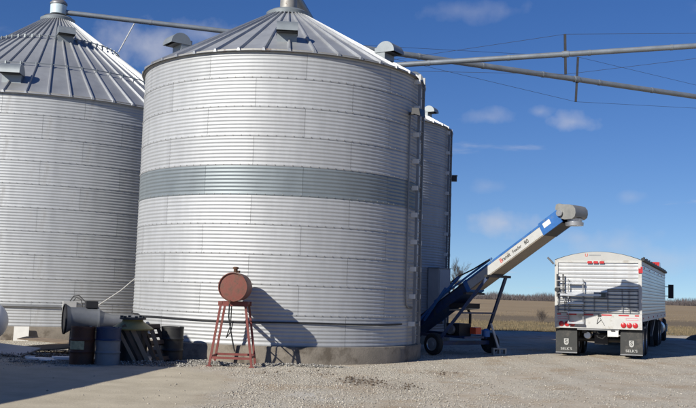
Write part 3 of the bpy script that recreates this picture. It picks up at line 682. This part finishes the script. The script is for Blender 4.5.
# mudflaps
for s in (-1, 1):
    fl = MB().bb((s * .64, .12, .085), (s * 1.285, .14, .83)).build('mudflap', 'flap', TR)
    MB().bb((s * .64, .10, .09), (s * 1.285, .117, .12)).build('flap_weight', 'steel_grey', fl)
    # shield emblem with an S and the name under it
    x = s * .965
    m = MB(); m.prism([(x - .07, .53), (x + .07, .53), (x + .07, .40), (x + .05, .35), (x, .33), (x - .05, .35), (x - .07, .40)], .114, .1195, 'Y'); m.build('emblem', 'lettering_white', fl)
    rot = Matrix.Rotation(math.pi / 2, 4, 'X')
    text('emblem_letter', 'S', .17, 'flap', fl, Matrix.Translation((x, .112, .44)) @ rot)
    text('lettering', "SELK'S", .11, 'lettering_white', fl, Matrix.Translation((x, .117, .215)) @ rot @ Matrix.Diagonal((1.15, 1, 1, 1)))
# bumper plate, licence plate, lights
m = MB(); m.bb((-.62, .0, ZB - .05), (.62, .04, ZB - .004)); m.build('bumper_lip', 'steel_grey', TR)
m = MB(); m.bb((.28, -.01, ZB - .23), (.60, .0, ZB - .052)); m.build('licence_plate', 'board_white', TR)
m = MB(); m.bb((.38, -.05, ZB - .06), (.50, -.032, ZB - .03)); m.build('plate_lamp', 'black', TR)
k = MB(); k.lathe([(.078, .0), (.078, -.02), (.06, -.032)], 18, ax='Y'); lm = k.mesh('tail_light', 'red_plastic')
for s in (-1, 1):
    for i in range(3): put('tail_light', lm, TR, (s * (1.09 - .17 * i), -.031, .985))
k = MB(); k.bb((-.15, -.034, -.022), (.15, -.0305, .022)); rt = k.mesh('reflective_strip', 'red_tape')
for x in (-.78, -.28, .26, .76): put('reflective_strip', rt, TR, (x, 0, 1.275))
k = MB(); k.bb((-.06, -.034, -.022), (.06, -.0305, .022)); rt = k.mesh('reflective_strip', 'red_tape')
for x in (-1.16, 1.14): put('reflective_strip', rt, TR, (x, 0, 1.275))
for x in (-1.02, 1.0):
    m = MB(); w_, h_ = .18, .035
    m.bb((x - w_, -.033, 1.165 - h_), (x + w_, -.0305, 1.165 - h_ + .012)); m.bb((x - w_, -.033, 1.165 + h_ - .012), (x + w_, -.0305, 1.165 + h_)); m.bb((x - w_, -.033, 1.143), (x - w_ + .012, -.0305, 1.187)); m.bb((x + w_ - .012, -.033, 1.143), (x + w_, -.0305, 1.187)); m.build('decal', 'pink_tape', TR)
k = MB(); k.prism([(-.075, -.035), (.075, -.035), (.06, .035), (-.06, .035)], -.06, -.031, 'Y'); lm = k.mesh('clearance_light', 'red_plastic')
for i in (-1, 0, 1): put('clearance_light', lm, TR, (-.05 + i * .18, 0, ZS - .06))
m = MB(); m.bb((TW - .09, -.075, ZS - .38), (TW + .03, -.036, ZS - .24)); m.build('corner_light', 'red_plastic', TR)
m = MB(); m.bb((TW - .03, -.07, ZS - .23), (TW + .03, -.036, ZS - .19)); m.build('corner_light', 'red_plastic', TR)
rot = Matrix.Rotation(math.pi / 2, 4, 'X')
text('emblem', 'U', .13, 'red_text', TR, Matrix.Translation((-.33, -.024, ZS + .155)) @ rot)
m = MB(); m.bb((-.26, -.024, ZS + .145), (.1, -.021, ZS + .172)); m.build('brand_line', 'steel_grey', TR)
m = MB(); m.bb((.0, -.055, 1.23), (.1, -.031, 1.29)); m.bar((.06, -.04, 1.2), (.2, -.04, .96), .012, .012); m.bar((.02, -.04, 1.2), (-.03, -.04, 1.0), .012, .012); m.bar((-.03, -.04, 1.0), (.1, -.04, 1.13), .012, .012); m.build('latch', 'black', TR)
# ladder
ld = bpy.data.objects.new('ladder', None); COL.objects.link(ld); ld.parent = TR; ld.location = (-.64, -.14, 0); ld.empty_display_size = .2
for s in (-1, 1): MB().bar((s * .22, 0, .98), (s * .22, -.02, 2.35), .03, .035).build('rail', 'steel_grey', ld); MB().bar((s * .22, .0, 2.3), (s * .22, .12, 2.3), .025, .025).build('standoff', 'steel_grey', ld)
k = MB(); k.bb((-.24, -.07, -.03), (.24, .03, .025)); rm_ = k.mesh('rung', 'alu')
for z_ in (1.02, 1.33, 1.62, 1.92, 2.23): put('rung', rm_, ld, (0, 0, z_))
# rear rack of bars, step and dark window
rk = bpy.data.objects.new('rear_rack', None); COL.objects.link(rk); rk.parent = TR; rk.location = (0, -.10, 0); rk.empty_display_size = .2
for z_ in (1.40, 1.52, 1.64, 1.76, 1.88): MB().tube([(-1.2, 0, z_), (1.2, 0, z_)], .011, 6).build('bar', 'dark_metal', rk)
for x in (-1.18, -.98, -.1, .3, .72, .92, 1.18): MB().bar((x, .013, 1.36), (x, .013, 2.06 if x > .1 else 1.92), .022, .022).build('upright', 'steel_grey', rk)
for z_ in (2.0, 2.06): MB().tube([(.3, 0, z_), (1.2, 0, z_)], .01, 6).build('bar', 'dark_metal', rk)
for x in (-1.2, -1.02): MB().bar((x, -.03, 1.8), (x, -.03, 2.5), .04, .05).build('handrail_post', 'dark_metal', rk)
for z_ in (1.92, 2.1, 2.3): MB().bar((-1.22, -.05, z_), (-1.0, -.05, z_), .03, .03).build('handrail_bar', 'steel_grey', rk)
MB().lathe([(.07, -.12), (.07, -.05)], 14, (-1.2, 0, 2.02), 'Y').build('hose_reel', 'black', rk)
MB().bb((-1.1, -.10, 1.84), (.12, .03, 1.90)).build('step', 'alu', rk)
MB().bb((-.1, -.06, 1.79), (.28, .05, 1.96)).build('hatch_box', 'steel_grey', rk)
MB().bb((.06, -.075, 1.81), (.25, -.062, 1.94)).build('hatch_window', 'glass', rk)
for z_ in (.64,):
    MB().lathe([(.10, -.03), (.12, .0), (.12, .25)], 16, (-.38, .5, z_), 'Y').build('air_tank', 'alu', TR)
MB().tube([(-.1, .3, .8), (-.05, .28, .6), (.1, .3, .55), (.25, .3, .7)], .02, 6).build('air_hose', 'black', TR)

TC = thing('semi_tractor', (7.65 + math.sin(R(22)) * 10.2, 28.45 + math.cos(R(22)) * 10.2, 0), 'red semi tractor hidden in front of the white trailer', 'truck', TY)
m = MB(); m.bb((-.45, -.9, .70), (-.33, 6.4, .96)); m.bb((.33, -.9, .70), (.45, 6.4, .96)); m.bb((-.33, 0, .75), (.33, .2, .9)); m.build('chassis', 'dark_metal', TC)
m = MB(); m.lathe([(.5, .965), (.5, 1.04)], 20, (0, .3, 0)); m.build('fifth_wheel', 'dark_metal', TC)
prof = [(2.25, .85), (2.25, 3.2), (2.4, 3.42), (3.0, 3.42), (3.75, 3.05), (4.15, 2.25), (5.9, 1.95), (6.15, 1.7), (6.2, .75), (5.6, .75), (5.45, 1.15), (4.75, 1.15), (4.55, .75)]
m = MB(); m.prism([(y, z_) for y, z_ in prof], -1.08, 1.08, 'X'); m.build('cab', 'truck_red', TC)
for s in (-1, 1):
    MB().bb((s * 1.082, 2.75, 2.15), (s * 1.09, 3.55, 2.85)).build('side_window', 'glass', TC)
    MB().tube([(s * .98, 2.1, .9), (s * .98, 2.1, 2.9)], .075, 12).build('exhaust_stack', 'alu', TC)
    mi = MB().bb((s * 1.36, 3.80, 1.9), (s * 1.58, 3.92, 2.5)).build('mirror', 'black', TC)
    MB().bar((s * 1.08, 3.86, 2.4), (s * 1.4, 3.86, 2.4), .03, .03).bar((s * 1.08, 3.86, 2.0), (s * 1.4, 3.86, 2.0), .03, .03).build('mirror_arm', 'black', mi)
    MB().lathe([(.30, 2.3), (.30, 3.6)], 20, (s * .95, 0, .62), 'Y').build('fuel_tank', 'alu', TC)
    MB().bb((s * .66, -1.15, .25), (s * 1.24, -1.13, 1.0)).build('mudflap', 'black', TC)
    MB().bb((s * .75, 6.205, 1.0), (s * 1.0, 6.23, 1.25)).build('headlight', 'glass', TC)
    for yy in (-.55, .75):
        for q in (1.1, .78):
            e = wheel(TC, (s * q, yy, .5), .5, .27, 'alu', s, .06)
            for ch in e.children: ch.rotation_euler.z = -math.pi / 2
    e = wheel(TC, (s * 1.05, 5.1, .5), .5, .29, 'alu', s, .03)
    for ch in e.children: ch.rotation_euler.z = -math.pi / 2
for x in (-.5, -.25, 0, .25, .5): MB().bb((x - .06, 2.6, 3.42), (x + .06, 2.75, 3.48)).build('cab_light', 'orange_red', TC)
MB().bb((-1.0, 6.21, .95), (1.0, 6.24, 1.7)).build('grille', 'alu', TC); MB().bb((-1.2, 6.22, .38), (1.2, 6.45, .74)).build('bumper', 'alu', TC)
MB().add([(-.95, 3.82, 3.03), (.95, 3.82, 3.03), (1.0, 4.14, 2.32), (-1.0, 4.14, 2.32)], [(0, 1, 2, 3)]).build('windscreen', 'glass', TC)

# ------------------------------------------------------------------ red fuel tank on stand
FT = thing('fuel_tank', (-2.47, 21.1, 0), 'rusty red fuel tank on a tall splayed red stand', 'tank')
m = MB(); r_ = .318; y0, y1 = -.62, .55
m.lathe([(.02, y0 + .012), (r_ * .55, y0 + .012), (r_ * .93, y0 + .018), (r_ * .95, y0 - .012), (r_ * 1.0, y0 - .012), (r_, y0 + .03), (r_ * 1.015, y0 + .032), (r_ * 1.015, y0 + .05), (r_, y0 + .052), (r_, y1 - .04), (r_ * .95, y1), (r_ * .6, y1 + .04), (.05, y1 + .05)], 40, (0, 0, 1.75), 'Y'); tk = m.build('tank_body', 'red_rust', FT, 25)
MB().lathe([(.045, .33), (.045, .40), (.065, .40), (.065, .44), (.03, .45)], 14, (0.02, -.35, 1.75)).build('filler_cap', 'rust_metal', tk)
MB().lathe([(.05, .33), (.05, .38)], 14, (0, .3, 1.75)).build('bung', 'rust_metal', tk)
MB().tube([(-.04, y0 - .05, 1.46), (-.04, y0 - .09, 1.44), (-.04, y0 - .09, 1.38)], .018, 8).build('valve', 'rust_metal', tk)
zt = 1.38
legs = {}
for sx_ in (-1, 1):
    for sy_ in (-1, 1):
        a = Vector((sx_ * .47, sy_ * .42 , 0)); b_ = Vector((sx_ * .27, sy_ * .38, zt)); legs[sx_, sy_] = (a, b_)
        m = MB(); m.bar(a, b_, .05, .05, (0, 1, 0)); m.box((a.x, a.y, .012), (.12, .12, .02)); m.build('leg', 'red_frame', FT)
def lp_(k, f): a, b_ = legs[k]; return a.lerp(b_, f)
for k0, k1, f in (((-1, -1), (1, -1), .14), ((-1, 1), (1, 1), .16), ((-1, -1), (-1, 1), .15), ((1, -1), (1, 1), .15)):
    MB().bar(lp_(k0, f), lp_(k1, f), .035, .05).build('brace', 'red_frame', FT)
for sy_ in (-1, 1): MB().bar((-.33, sy_ * .38, zt), (.33, sy_ * .38, zt), .06, .10).build('top_rail', 'red_frame', FT)
for sx_ in (-1, 1): MB().bar((sx_ * .27, -.42, zt + .02), (sx_ * .27, .42, zt + .02), .06, .06).build('saddle', 'red_frame', FT)
for i in range(6): MB().bar(lp_((1, 1), .16 + i * .14), lp_((1, -1), .16 + i * .14), .02, .02).build('step', 'red_frame', FT) if i in (2, 4) else None
MB().tube([(-.04, y0 - .09, 1.38), (-.05, y0 - .06, 1.1), (.02, y0 + .02, .7), (.08, y0 + .05, .42), (.1, y0 + .06, .35)], .016, 8).build('hose', 'black', FT)
MB().tube([(-.04, -.3, 1.42), (-.05, -.28, .9), (-.14, -.25, .62), (-.05, -.2, .75), (.0, -.25, 1.0)], .013, 8).build('hose', 'black', FT)

# ------------------------------------------------------------------ drums, fan and clutter in the shade on the left
def drum(loc, r, h, label, m1, m2=None, split=.0, rz=0):
    e = thing('steel_drum', loc, label, 'drum', rz, None)
    def prof(a, b_):
        o_ = []; n = 24
        for i in range(n + 1):
            z_ = a + (b_ - a) * i / n; f = z_ / h
            q = r * .975
            for c_ in (.33, .66): q += .02 * math.exp(-((f - c_) / .018) ** 2)
            o_.append((q, z_))
        return o_
    if m2:
        MB().lathe(prof(0.01, split), 36).build('lower_shell', m1, e); MB().lathe(prof(split + .001, h - .02), 36).build('upper_shell', m2, e)
    else: MB().lathe(prof(.01, h - .02), 36).build('shell', m1, e)
    MB().lathe([(r * .96, h - .05), (r * 1.0, h - .045), (r * 1.0, h), (r * .96, h), (r * .95, h - .018), (.02, h - .018)], 36, cap=False).build('top_rim', m2 or m1, e)
    MB().lathe([(r * .96, 0), (r * 1.0, 0), (r * 1.0, .03), (r * .96, .03)], 36).build('bottom_rim', m1, e)
    MB().lathe([(.03, h - .018), (.03, h + .008)], 12, (r * .6, 0, 0)).build('bung', 'steel_grey', e)
    return e
d1 = drum((-5.62, 20.25, 0), .265, .80, 'brown steel drum with a pale paper label, under the fan', 'drum_brown')
V = []; n = 10
m = MB()
for i in range(n + 1):
    a = R(-15 - 38 + 76 * i / n)
    for z_ in (.32, .50): V.append((.270 * math.sin(a) * 1.008, -.270 * math.cos(a) * 1.008, z_))
m.add(V, [(2 * i, 2 * i + 2, 2 * i + 3, 2 * i + 1) for i in range(n)]); m.build('paper_label', 'label', d1)
drum((-5.08, 20.3, 0), .265, .80, 'drum with blue top half and whitish lower half', 'drum_white', 'drum_blue', .52)
drum((-3.95, 21.65, 0), .26, .80, 'plain black steel drum standing alone against the banded bin', 'drum_black')
# axial fan blowing into the main bin
fa = math.atan2(.40, .9)
FN = thing('aeration_fan', (-6.28, 22.75, 0), 'galvanised axial fan with dark inlet and motor box, behind the drums', 'fan', fa)
m = MB(); m.lathe([(.33, -.50), (.36, -.48), (.30, -.38), (.285, -.36), (.285, .26), (.30, .26), (.30, .30), (.285, .30)], 36, (0, 0, .86), 'X', cap=False); m.build('housing', 'fan_metal', FN)
MB().lathe([(.338, -.485), (.338, -.475)], 30, (0, 0, .86), 'X').build('inlet_shade_disc', 'black', FN)  # black disc added for the shade inside the open inlet
m = MB(); m.lathe([(.34, -.515), (.365, -.51), (.365, -.47), (.34, -.47)], 36, (0, 0, .86), 'X', cap=False); m.build('inlet_ring', 'black', FN)
MB().bb((-.02, -.15, 1.14), (.26, .12, 1.30)).build('motor_box', 'black', FN)
MB().lathe([(.285, .301), (.25, .42), (.19, .60), (.18, 1.30)], 30, (0, 0, .80), 'X').build('duct', 'steel_grey', FN)
m = MB()
for x in (-.3, .3):
    for s in (-1, 1): m.bar((x, s * .28, 0), (x, s * .2, .68), .04, .04)
    m.bar((x, -.25, .58), (x, .25, .58), .04, .04)
m.build('stand', 'steel_grey', FN)
# yellow poly cone with a dark rim on a dark drum stand
YC = thing('hopper_cone', (-4.72, 20.95, 0), 'yellow poly funnel cone with dark rim, among the clutter', 'cone')
MB().lathe([(.45, .735), (.46, .76), (.43, .79), (.24, .91), (.22, .96)], 36).build('cone', 'yellow_poly', YC)
MB().lathe([(.22, .955), (.29, .96), (.29, 1.0), (.20, 1.005)], 28).build('rim', 'dark_metal', YC)
m = MB()
for i in range(6):
    a = i * math.pi / 3; m.box((.25 * math.cos(a), .25 * math.sin(a), 1.02), (.06, .06, .035))
m.build('bolt_lug', 'dark_metal', YC)
m = MB(); m.lathe([(.34, 0), (.34, .73)], 24); m.build('base_drum', 'drum_black', YC)
# leaning pallets
def pallet(loc, rz, tilt, label, ns=6, w=1.0, l=.95, mm='wood'):
    e = thing('wooden_pallet', loc, label, 'pallet', rz); e.rotation_euler = (0, tilt, rz)
    for i in range(3): MB().bb((.02, -w / 2 + i * (w - .04) / 2, 0), (.10, -w / 2 + .04 + i * (w - .04) / 2, l)).build('stringer', 'wood_dark', e)
    for i in range(ns):
        z_ = i * (l - .09) / (ns - 1); MB().bb((-.002, -w / 2, z_), (.018, w / 2, z_ + .09)).build('slat', mm, e)
    for i in range(3):
        z_ = i * (l - .09) / 2; MB().bb((.102, -w / 2, z_), (.12, w / 2, z_ + .09)).build('slat', mm, e)
    return e
pallet((-4.12, 21.2, .02), R(-20), R(-24), 'weathered wooden pallet leaning against the yellow cone', 5, .62, .86, 'wood_dark')
def plank(x, y, lean, l, w, label, mm, rz):
    o_ = MB().bb((-w / 2, -.016, 0), (w / 2, .016, l)).build('plank', mm); o_.location = (x, y, .01); o_.rotation_euler = (R(-6), lean, rz); tag(o_, label, 'plank', 'planks leaning beside the yellow cone')
for i, (x, y, ln, l) in enumerate(((-4.50, 20.50, -30, .90), (-4.36, 20.55, -29, .96), (-4.24, 20.62, -28, .92), (-4.10, 20.72, -26, .88), (-3.98, 20.85, -22, .78))):
    plank(x, y, R(ln), l, .07 + .012 * (i % 3), ['weathered plank leaning against the blue-topped drum side of the yellow cone', 'dark plank leaning second in the row from the blue-topped drum', 'pale plank leaning in the middle of the row under the yellow cone', 'dark plank leaning second in the row from the black drum', 'short pale plank ending the leaning row towards the black drum'][i], 'wood' if i % 2 == 0 else 'wood_dark', R(10))
# white propane tank at the edge of the yard
PT = thing('propane_tank', (-9.75, 23.2, 0), 'white propane tank on steel saddles in front of the wide bin', 'tank', R(4))
pr = [(.02, -1.6)] + [(.46 * math.sin(R(a)), -1.2 - .4 * math.cos(R(a))) for a in range(15, 91, 15)] + [(.46 * math.sin(R(a)), 1.0 - .4 * math.cos(R(a))) for a in range(90, 166, 15)] + [(.02, 1.4)]
MB().lathe(pr, 36, (0, 0, .72), 'X').build('shell', 'tank_white', PT)
for x in (-.8, .7): MB().bb((x - .08, -.35, 0), (x + .08, .35, .38)).build('saddle', 'steel_grey', PT)
MB().lathe([(.18, .44), (.18, .56), (.12, .62)], 18, (0, 0, .72)).build('valve_dome', 'tank_white', PT)
# boards and sheets
def slab(name, pts, z0, z1, mm, label, cat, group=None):
    c_ = Vector((sum(p[0] for p in pts) / len(pts), sum(p[1] for p in pts) / len(pts), 0))
    o_ = MB().prism([(p[0] - c_.x, p[1] - c_.y) for p in pts], z0, z1, 'Z').build(name, mm, None, 0); o_.location = c_
    return tag(o_, label, cat, group)
o = MB().bb((-.21, -.01, 0), (.21, .01, .42)).build('white_board', 'board_white'); o.location = (-9.42, 27.42, .0); o.rotation_euler = (R(-14), 0, R(15)); tag(o, 'square white board leaning on the wide bin footing', 'board')
o = MB().bb((-1.1, -.5, 0), (1.1, .5, .03)).build('metal_sheet', 'sheet_grey'); o.location = (-8.4, 22.2, .14); o.rotation_euler = (R(7), R(4), R(-8)); tag(o, 'flat grey sheet lying tilted on rubble by the propane tank', 'sheet')
o = MB().bb((-.9, -.45, 0), (.9, .45, .025)).build('plywood_sheet', 'wood_dark'); o.location = (-7.0, 22.9, .16); o.rotation_euler = (R(5), R(-6), R(10)); tag(o, 'dark plywood sheet lying near the foam scraps', 'plywood')
o = MB().bb((-.8, -.3, 0), (.8, .3, .02)).build('plywood_sheet', 'wood'); o.location = (-7.3, 23.6, .26); o.rotation_euler = (R(3), R(3), R(-4)); tag(o, 'pale plywood sheet lying in front of the white board', 'plywood')
rl = random.Random(3)
for i, (x, y, a, b_) in enumerate(((-6.62, 20.75, .32, .2), (-6.2, 21.0, .30, .16), (-6.42, 20.42, .2, .1), (-6.95, 20.9, .12, .08))):
    pts = [(x + a * math.cos(k * math.pi / 4.5) * rl.uniform(.7, 1.1), y + b_ * math.sin(k * math.pi / 4.5) * rl.uniform(.7, 1.1)) for k in range(9)]
    slab('foam_scrap', pts, .03, .065 + .02 * (i % 2), 'foam', 'broken white foam scrap lying on the ground beside the brown drum', 'scrap', 'white foam scraps by the brown drum')

# ------------------------------------------------------------------ heap of soil at the far edge of the lot
m = MB(); n = 26; V = []; F = []
for j in range(9):
    for i in range(n):
        a = 2 * math.pi * i / n; q = j / 8
        rr = (3.4 * (1 - q) + .01) * (1 + .16 * noise.noise(Vector((math.cos(a) * 1.5, math.sin(a) * 1.5, q * 2))))
        V.append((rr * math.cos(a), rr * .8 * math.sin(a), 1.15 * q ** .9 + .08 * noise.noise(Vector((a * 2, q * 5, 1))) * (q > 0) - (.1 if j == 0 else 0)))
F = [(j * n + i, j * n + (i + 1) % n, (j + 1) * n + (i + 1) % n, (j + 1) * n + i) for j in range(8) for i in range(n)] + [tuple(8 * n + i for i in range(n))]
mat('soil', (.12, .08, .055), .95, 0, .3, 2.5, bump=.8, bscale=6)
m.add(V, F); o = m.build('soil_heap', 'soil', None, 60, (19.6, 44.0, 0)); tag(o, 'low heap of dark brown soil at the edge of the gravel', 'heap')

# ------------------------------------------------------------------ trees
def bare_tree(loc, h, label, cat, name, seed, levels=5, spread=.5, group=None, r0=None, nk=3, stems=1):
    q = random.Random(seed); e = thing(name, loc, label, cat, 0, group); tr, cr_ = MB(), MB()
    def grow(p, d, l, r, lev):
        k = 3; pts = [p]; dd = d.copy()
        for i in range(k):
            dd = (dd + Vector((q.uniform(-1, 1), q.uniform(-1, 1), q.uniform(-.4, .7))) * .16).normalized(); pts.append(pts[-1] + dd * l / k)
        (tr if lev <= 1 else cr_).tube(pts, r, 6 if lev < 2 else 3, r * .62, cap=False)
        if lev < levels:
            for c_ in range(nk + (1 if lev else 0)):
                f = q.uniform(.35, 1.0) if c_ else 1.0; s = pts[min(k, max(1, int(round(f * k))))]
                nd = (dd + Vector((q.uniform(-1, 1), q.uniform(-1, 1), q.uniform(-.25, .8))) * spread * 1.3).normalized()
                grow(s, nd, l * q.uniform(.58, .8), r * .55, lev + 1)
    for s_ in range(stems):
        d = Vector((q.uniform(-.1, .1), q.uniform(-.1, .1), 1)) if stems == 1 else Vector((q.uniform(-.7, .7), q.uniform(-.7, .7), 1))
        grow(Vector((q.uniform(-.1, .1) * (stems > 1), q.uniform(-.1, .1) * (stems > 1), -.1)), d.normalized(), h * .34, r0 or h * .025, 0)
    tr.build('trunk', 'bark', e, 60); cr_.build('crown', 'bark', e, 0)
    return e
bare_tree((25.2, 216, -.05), 9.5, 'tall bare tree in the field just past the rear bin', 'tree', 'bare_tree', 11, 6)
bare_tree((27.4, 222, -.05), 6.6, 'small bare tree beside the taller one past the rear bin', 'tree', 'bare_tree', 12, 6)
bare_tree((14.3, 68.2, -.05), 1.3, 'small leafless bush alone in the dry grass', 'bush', 'bare_bush', 4, 4, .6, None, .012, 3, 9)
# far wood on the horizon
rs = np.random.default_rng(5); V = []; F = []
def far_wood():
    Vs = []; n = 0
    K = 110000
    x = rs.uniform(-420, 560, K); dep = rs.uniform(0, 40, K)
    base = 560 + .10 * x + dep * 1.5
    prof = 4.3 + 1.2 * np.sin(x * .021 + 1) + 1.0 * np.sin(x * .063) + .9 * np.sin(x * .19 + 2) + .9 * np.sin(x * .47) * np.sin(x * .083)
    hh_ = prof * (.35 + .7 * rs.random(K))
    w = rs.uniform(.04, .17, K); lx = rs.normal(0, .9, K); z0 = np.where(rs.random(K) < .4, 0, hh_ * rs.uniform(.1, .7, K))
    ang = rs.uniform(0, np.pi, K); cx, cy = np.cos(ang) * w, np.sin(ang) * w
    A = np.stack([x - cx, base - cy, z0 - .05], 1); B_ = np.stack([x + cx, base + cy, z0 - .05], 1); C_ = np.stack([x + lx, base + rs.normal(0, .6, K), hh_], 1)
    P = np.stack([A, B_, C_], 1).reshape(-1, 3)
    me = bpy.data.meshes.new('far_wood'); me.vertices.add(len(P)); me.vertices.foreach_set('co', P.ravel())
    me.loops.add(len(P)); me.loops.foreach_set('vertex_index', np.arange(len(P), dtype=np.int32))
    me.polygons.add(K); me.polygons.foreach_set('loop_start', np.arange(0, 3 * K, 3, dtype=np.int32)); me.polygons.foreach_set('loop_total', np.full(K, 3, np.int32))
    me.update(); me.validate(); me.materials.append(MATS['twigs'])
    o_ = put('far_wood', me); o_['kind'] = 'stuff'; tag(o_, 'long low band of leafless woodland on the horizon', 'woodland')
far_wood()

# ------------------------------------------------------------------ loose stones and dry grass
def stuff_mesh(name, P, F, mname, label, cat):
    me = bpy.data.meshes.new(name); me.vertices.add(len(P)); me.vertices.foreach_set('co', P.astype(np.float32).ravel())
    k = F.shape[1]; me.loops.add(F.size); me.loops.foreach_set('vertex_index', F.astype(np.int32).ravel())
    me.polygons.add(len(F)); me.polygons.foreach_set('loop_start', np.arange(0, F.size, k, dtype=np.int32)); me.polygons.foreach_set('loop_total', np.full(len(F), k, np.int32))
    me.update(); me.validate(); me.materials.append(MATS[mname])
    o_ = put(name, me); o_['kind'] = 'stuff'; tag(o_, label, cat); return o_
def island_mat(name, c1, c2, rough=.9):
    m_ = bpy.data.materials.new(name); m_.use_nodes = True; t = m_.node_tree; b = t.nodes['Principled BSDF']
    g = N('ShaderNodeNewGeometry', t); r = N('ShaderNodeValToRGB', t); r.color_ramp.elements[0].color = (*c1, 1); r.color_ramp.elements[1].color = (*c2, 1)
    t.links.new(g.outputs['Random Per Island'], r.inputs[0]); t.links.new(r.outputs[0], b.inputs['Base Color']); b.inputs['Roughness'].default_value = rough; MATS[name] = m_
island_mat('stone', (.22, .195, .16), (.50, .465, .405)); island_mat('straw', (.13, .10, .055), (.26, .20, .115)); island_mat('stone_grey', (.15, .14, .125), (.44, .42, .385))
OCT = np.array([(1, 0, 0), (-1, 0, 0), (0, 1, 0), (0, -1, 0), (0, 0, 1), (0, 0, -1)], float)
OF = np.array([(0, 2, 4), (2, 1, 4), (1, 3, 4), (3, 0, 4), (2, 0, 5), (1, 2, 5), (3, 1, 5), (0, 3, 5)])
def stones(name, pts, smin, smax, mname, label):
    K = len(pts); s = smin + (smax - smin) * rs.random(K) ** 3
    sc = s[:, None] * rs.uniform(.6, 1.2, (K, 3)); sc[:, 2] *= .62
    a = rs.uniform(0, 6.28, K); v = OCT[None] * (1 + rs.uniform(-.28, .28, (K, 6, 1))) * sc[:, None, :]
    x = v[..., 0] * np.cos(a)[:, None] - v[..., 1] * np.sin(a)[:, None]; y = v[..., 0] * np.sin(a)[:, None] + v[..., 1] * np.cos(a)[:, None]
    tilt = rs.normal(0, .4, (K, 1)); z_ = v[..., 2] + x * tilt * .4
    P = np.stack([x + pts[:, :1], y + pts[:, 1:2], z_ + pts[:, 2:3] + s[:, None] * .2], -1).reshape(-1, 3)
    F = (OF[None] + 6 * np.arange(K)[:, None, None]).reshape(-1, 3)
    return stuff_mesh(name, P, F, mname, label, 'gravel')
pts = []
q = random.Random(21)
foot = [(-1.88, 25.9, 4.02), (-10.87, 33.4, 5.95), (-.1, 35.5, 4.1)]
while len(pts) < 80000:
    y = 10.5 + 21 * q.random() ** 1.25; x = q.uniform(-.40 * y - .5, .40 * y + .5)
    if any(math.hypot(x - a, y - b_) < r for a, b_, r in foot): continue
    pv = pad_at(x, y) if x < -.8 and y < 22 else -1
    if pv > -.15 and q.random() > .035 * math.exp(-max(0, pv)): continue
    dens = 1.0 if x < 1.5 else (.28 + .72 * max(0, 1 - (x - 1.5) / 1.5))
    if any(math.hypot((x - a) / rx, (y - c_) / ry) < 1 for a, c_, rx, ry, am in DIRT if am > .5): dens *= .15
    dens *= .35 + .9 * max(0, min(1, .5 + 1.1 * fbm(x, y, .5)))
    dens *= 1 - .85 * min(1, trk(x, y))
    if q.random() > dens: continue
    pts.append((x, y, lot_z(x, y)))
stones('loose_gravel', np.array(pts), .005, .023, 'stone', 'loose pale gravel scattered over the yard')
pts = []
for i in range(9000):
    a, r = q.uniform(0, 6.28), math.sqrt(q.random())
    cx, cy, rx, ry, hh_ = q.choice(((-4.25, 20.55, 1.1, .42, .10), (-3.2, 21.3, .8, .3, .09), (-2.9, 21.2, .6, .25, .08), (-1.0, 21.5, 1.2, .22, .06), (-7.2, 21.6, 1.4, .9, .10), (-6.2, 20.35, 1.0, .3, .05)))
    pts.append((cx + rx * r * math.cos(a), cy + ry * r * math.sin(a), max(0, hh_ * (1 - r * r)) * q.uniform(.2, 1)))
stones('gravel_heap', np.array(pts), .008, .034, 'stone_grey', 'grey gravel heaped along the foot of the drums and planks')
pts = []
for a, c_, rx, ry, am in DIRT:
    for i in range(int(330 * am ** 1.6)):
        f, r = q.uniform(0, 6.28), math.sqrt(q.random()) * 1.1; pts.append((a + rx * r * math.cos(f) + .06 * math.sin(9 * f), c_ + ry * r * math.sin(f), 0.0))
island_mat('clod', (.05, .038, .028), (.16, .12, .085))
for i in range(3800):
    a, r = q.uniform(0, 6.28), math.sqrt(q.random()); cx, cy, rx, ry, hh_ = q.choice(((-7.4, 22.4, 1.5, .8, .14), (-8.3, 21.8, 1.2, .6, .12), (-6.6, 21.6, .8, .6, .08), (-5.3, 20.9, .9, .3, .06)))
    pts.append((cx + rx * r * math.cos(a), cy + ry * r * math.sin(a), hh_ * (1 - r * r) * q.uniform(.2, 1)))
stones('soil_clods', np.array(pts), .006, .036, 'clod', 'dark clods of soil and debris on the gravel and round the drums')
def straw(K, fx, h0, h1, label, seed):
    r = np.random.default_rng(seed); x, y = fx(r, K); h = r.uniform(h0, h1, K); a = r.uniform(0, 6.28, K); w = .006 + h * .035
    lx, ly = r.normal(0, .35, K) * h, r.normal(0, .35, K) * h
    A = np.stack([x - np.cos(a) * w, y - np.sin(a) * w, np.full(K, -.05)], 1); B_ = np.stack([x + np.cos(a) * w, y + np.sin(a) * w, np.full(K, -.05)], 1); C_ = np.stack([x + lx, y + ly, h], 1)
    P = np.stack([A, B_, C_], 1).reshape(-1, 3); F = np.arange(3 * K).reshape(-1, 3)
    stuff_mesh('dry_grass', P, F, 'straw', label, 'grass')
def fld(r, K):
    c = r.uniform(-10, 55, K // 12), 46.5 + 24 * r.random(K // 12) ** 1.3 + 0
    x = np.repeat(c[0], 12)[:K] + r.normal(0, .16, K // 12 * 12)[:K]; y = np.repeat(c[1], 12)[:K] + r.normal(0, .16, K // 12 * 12)[:K]
    y = np.maximum(y, 47.2 + .12 * x)
    return x, y
straw(48000, fld, .03, .12, 'dry tan grass at the edge of the field', 9)
def stb(r, K):
    row = r.uniform(-20, 140, K); y = 86 + 120 * r.random(K) ** 1.4
    return row + y * .35 + r.normal(0, .05, K), y
straw(30000, stb, .05, .16, 'cut stubble standing across the harvested field', 10)
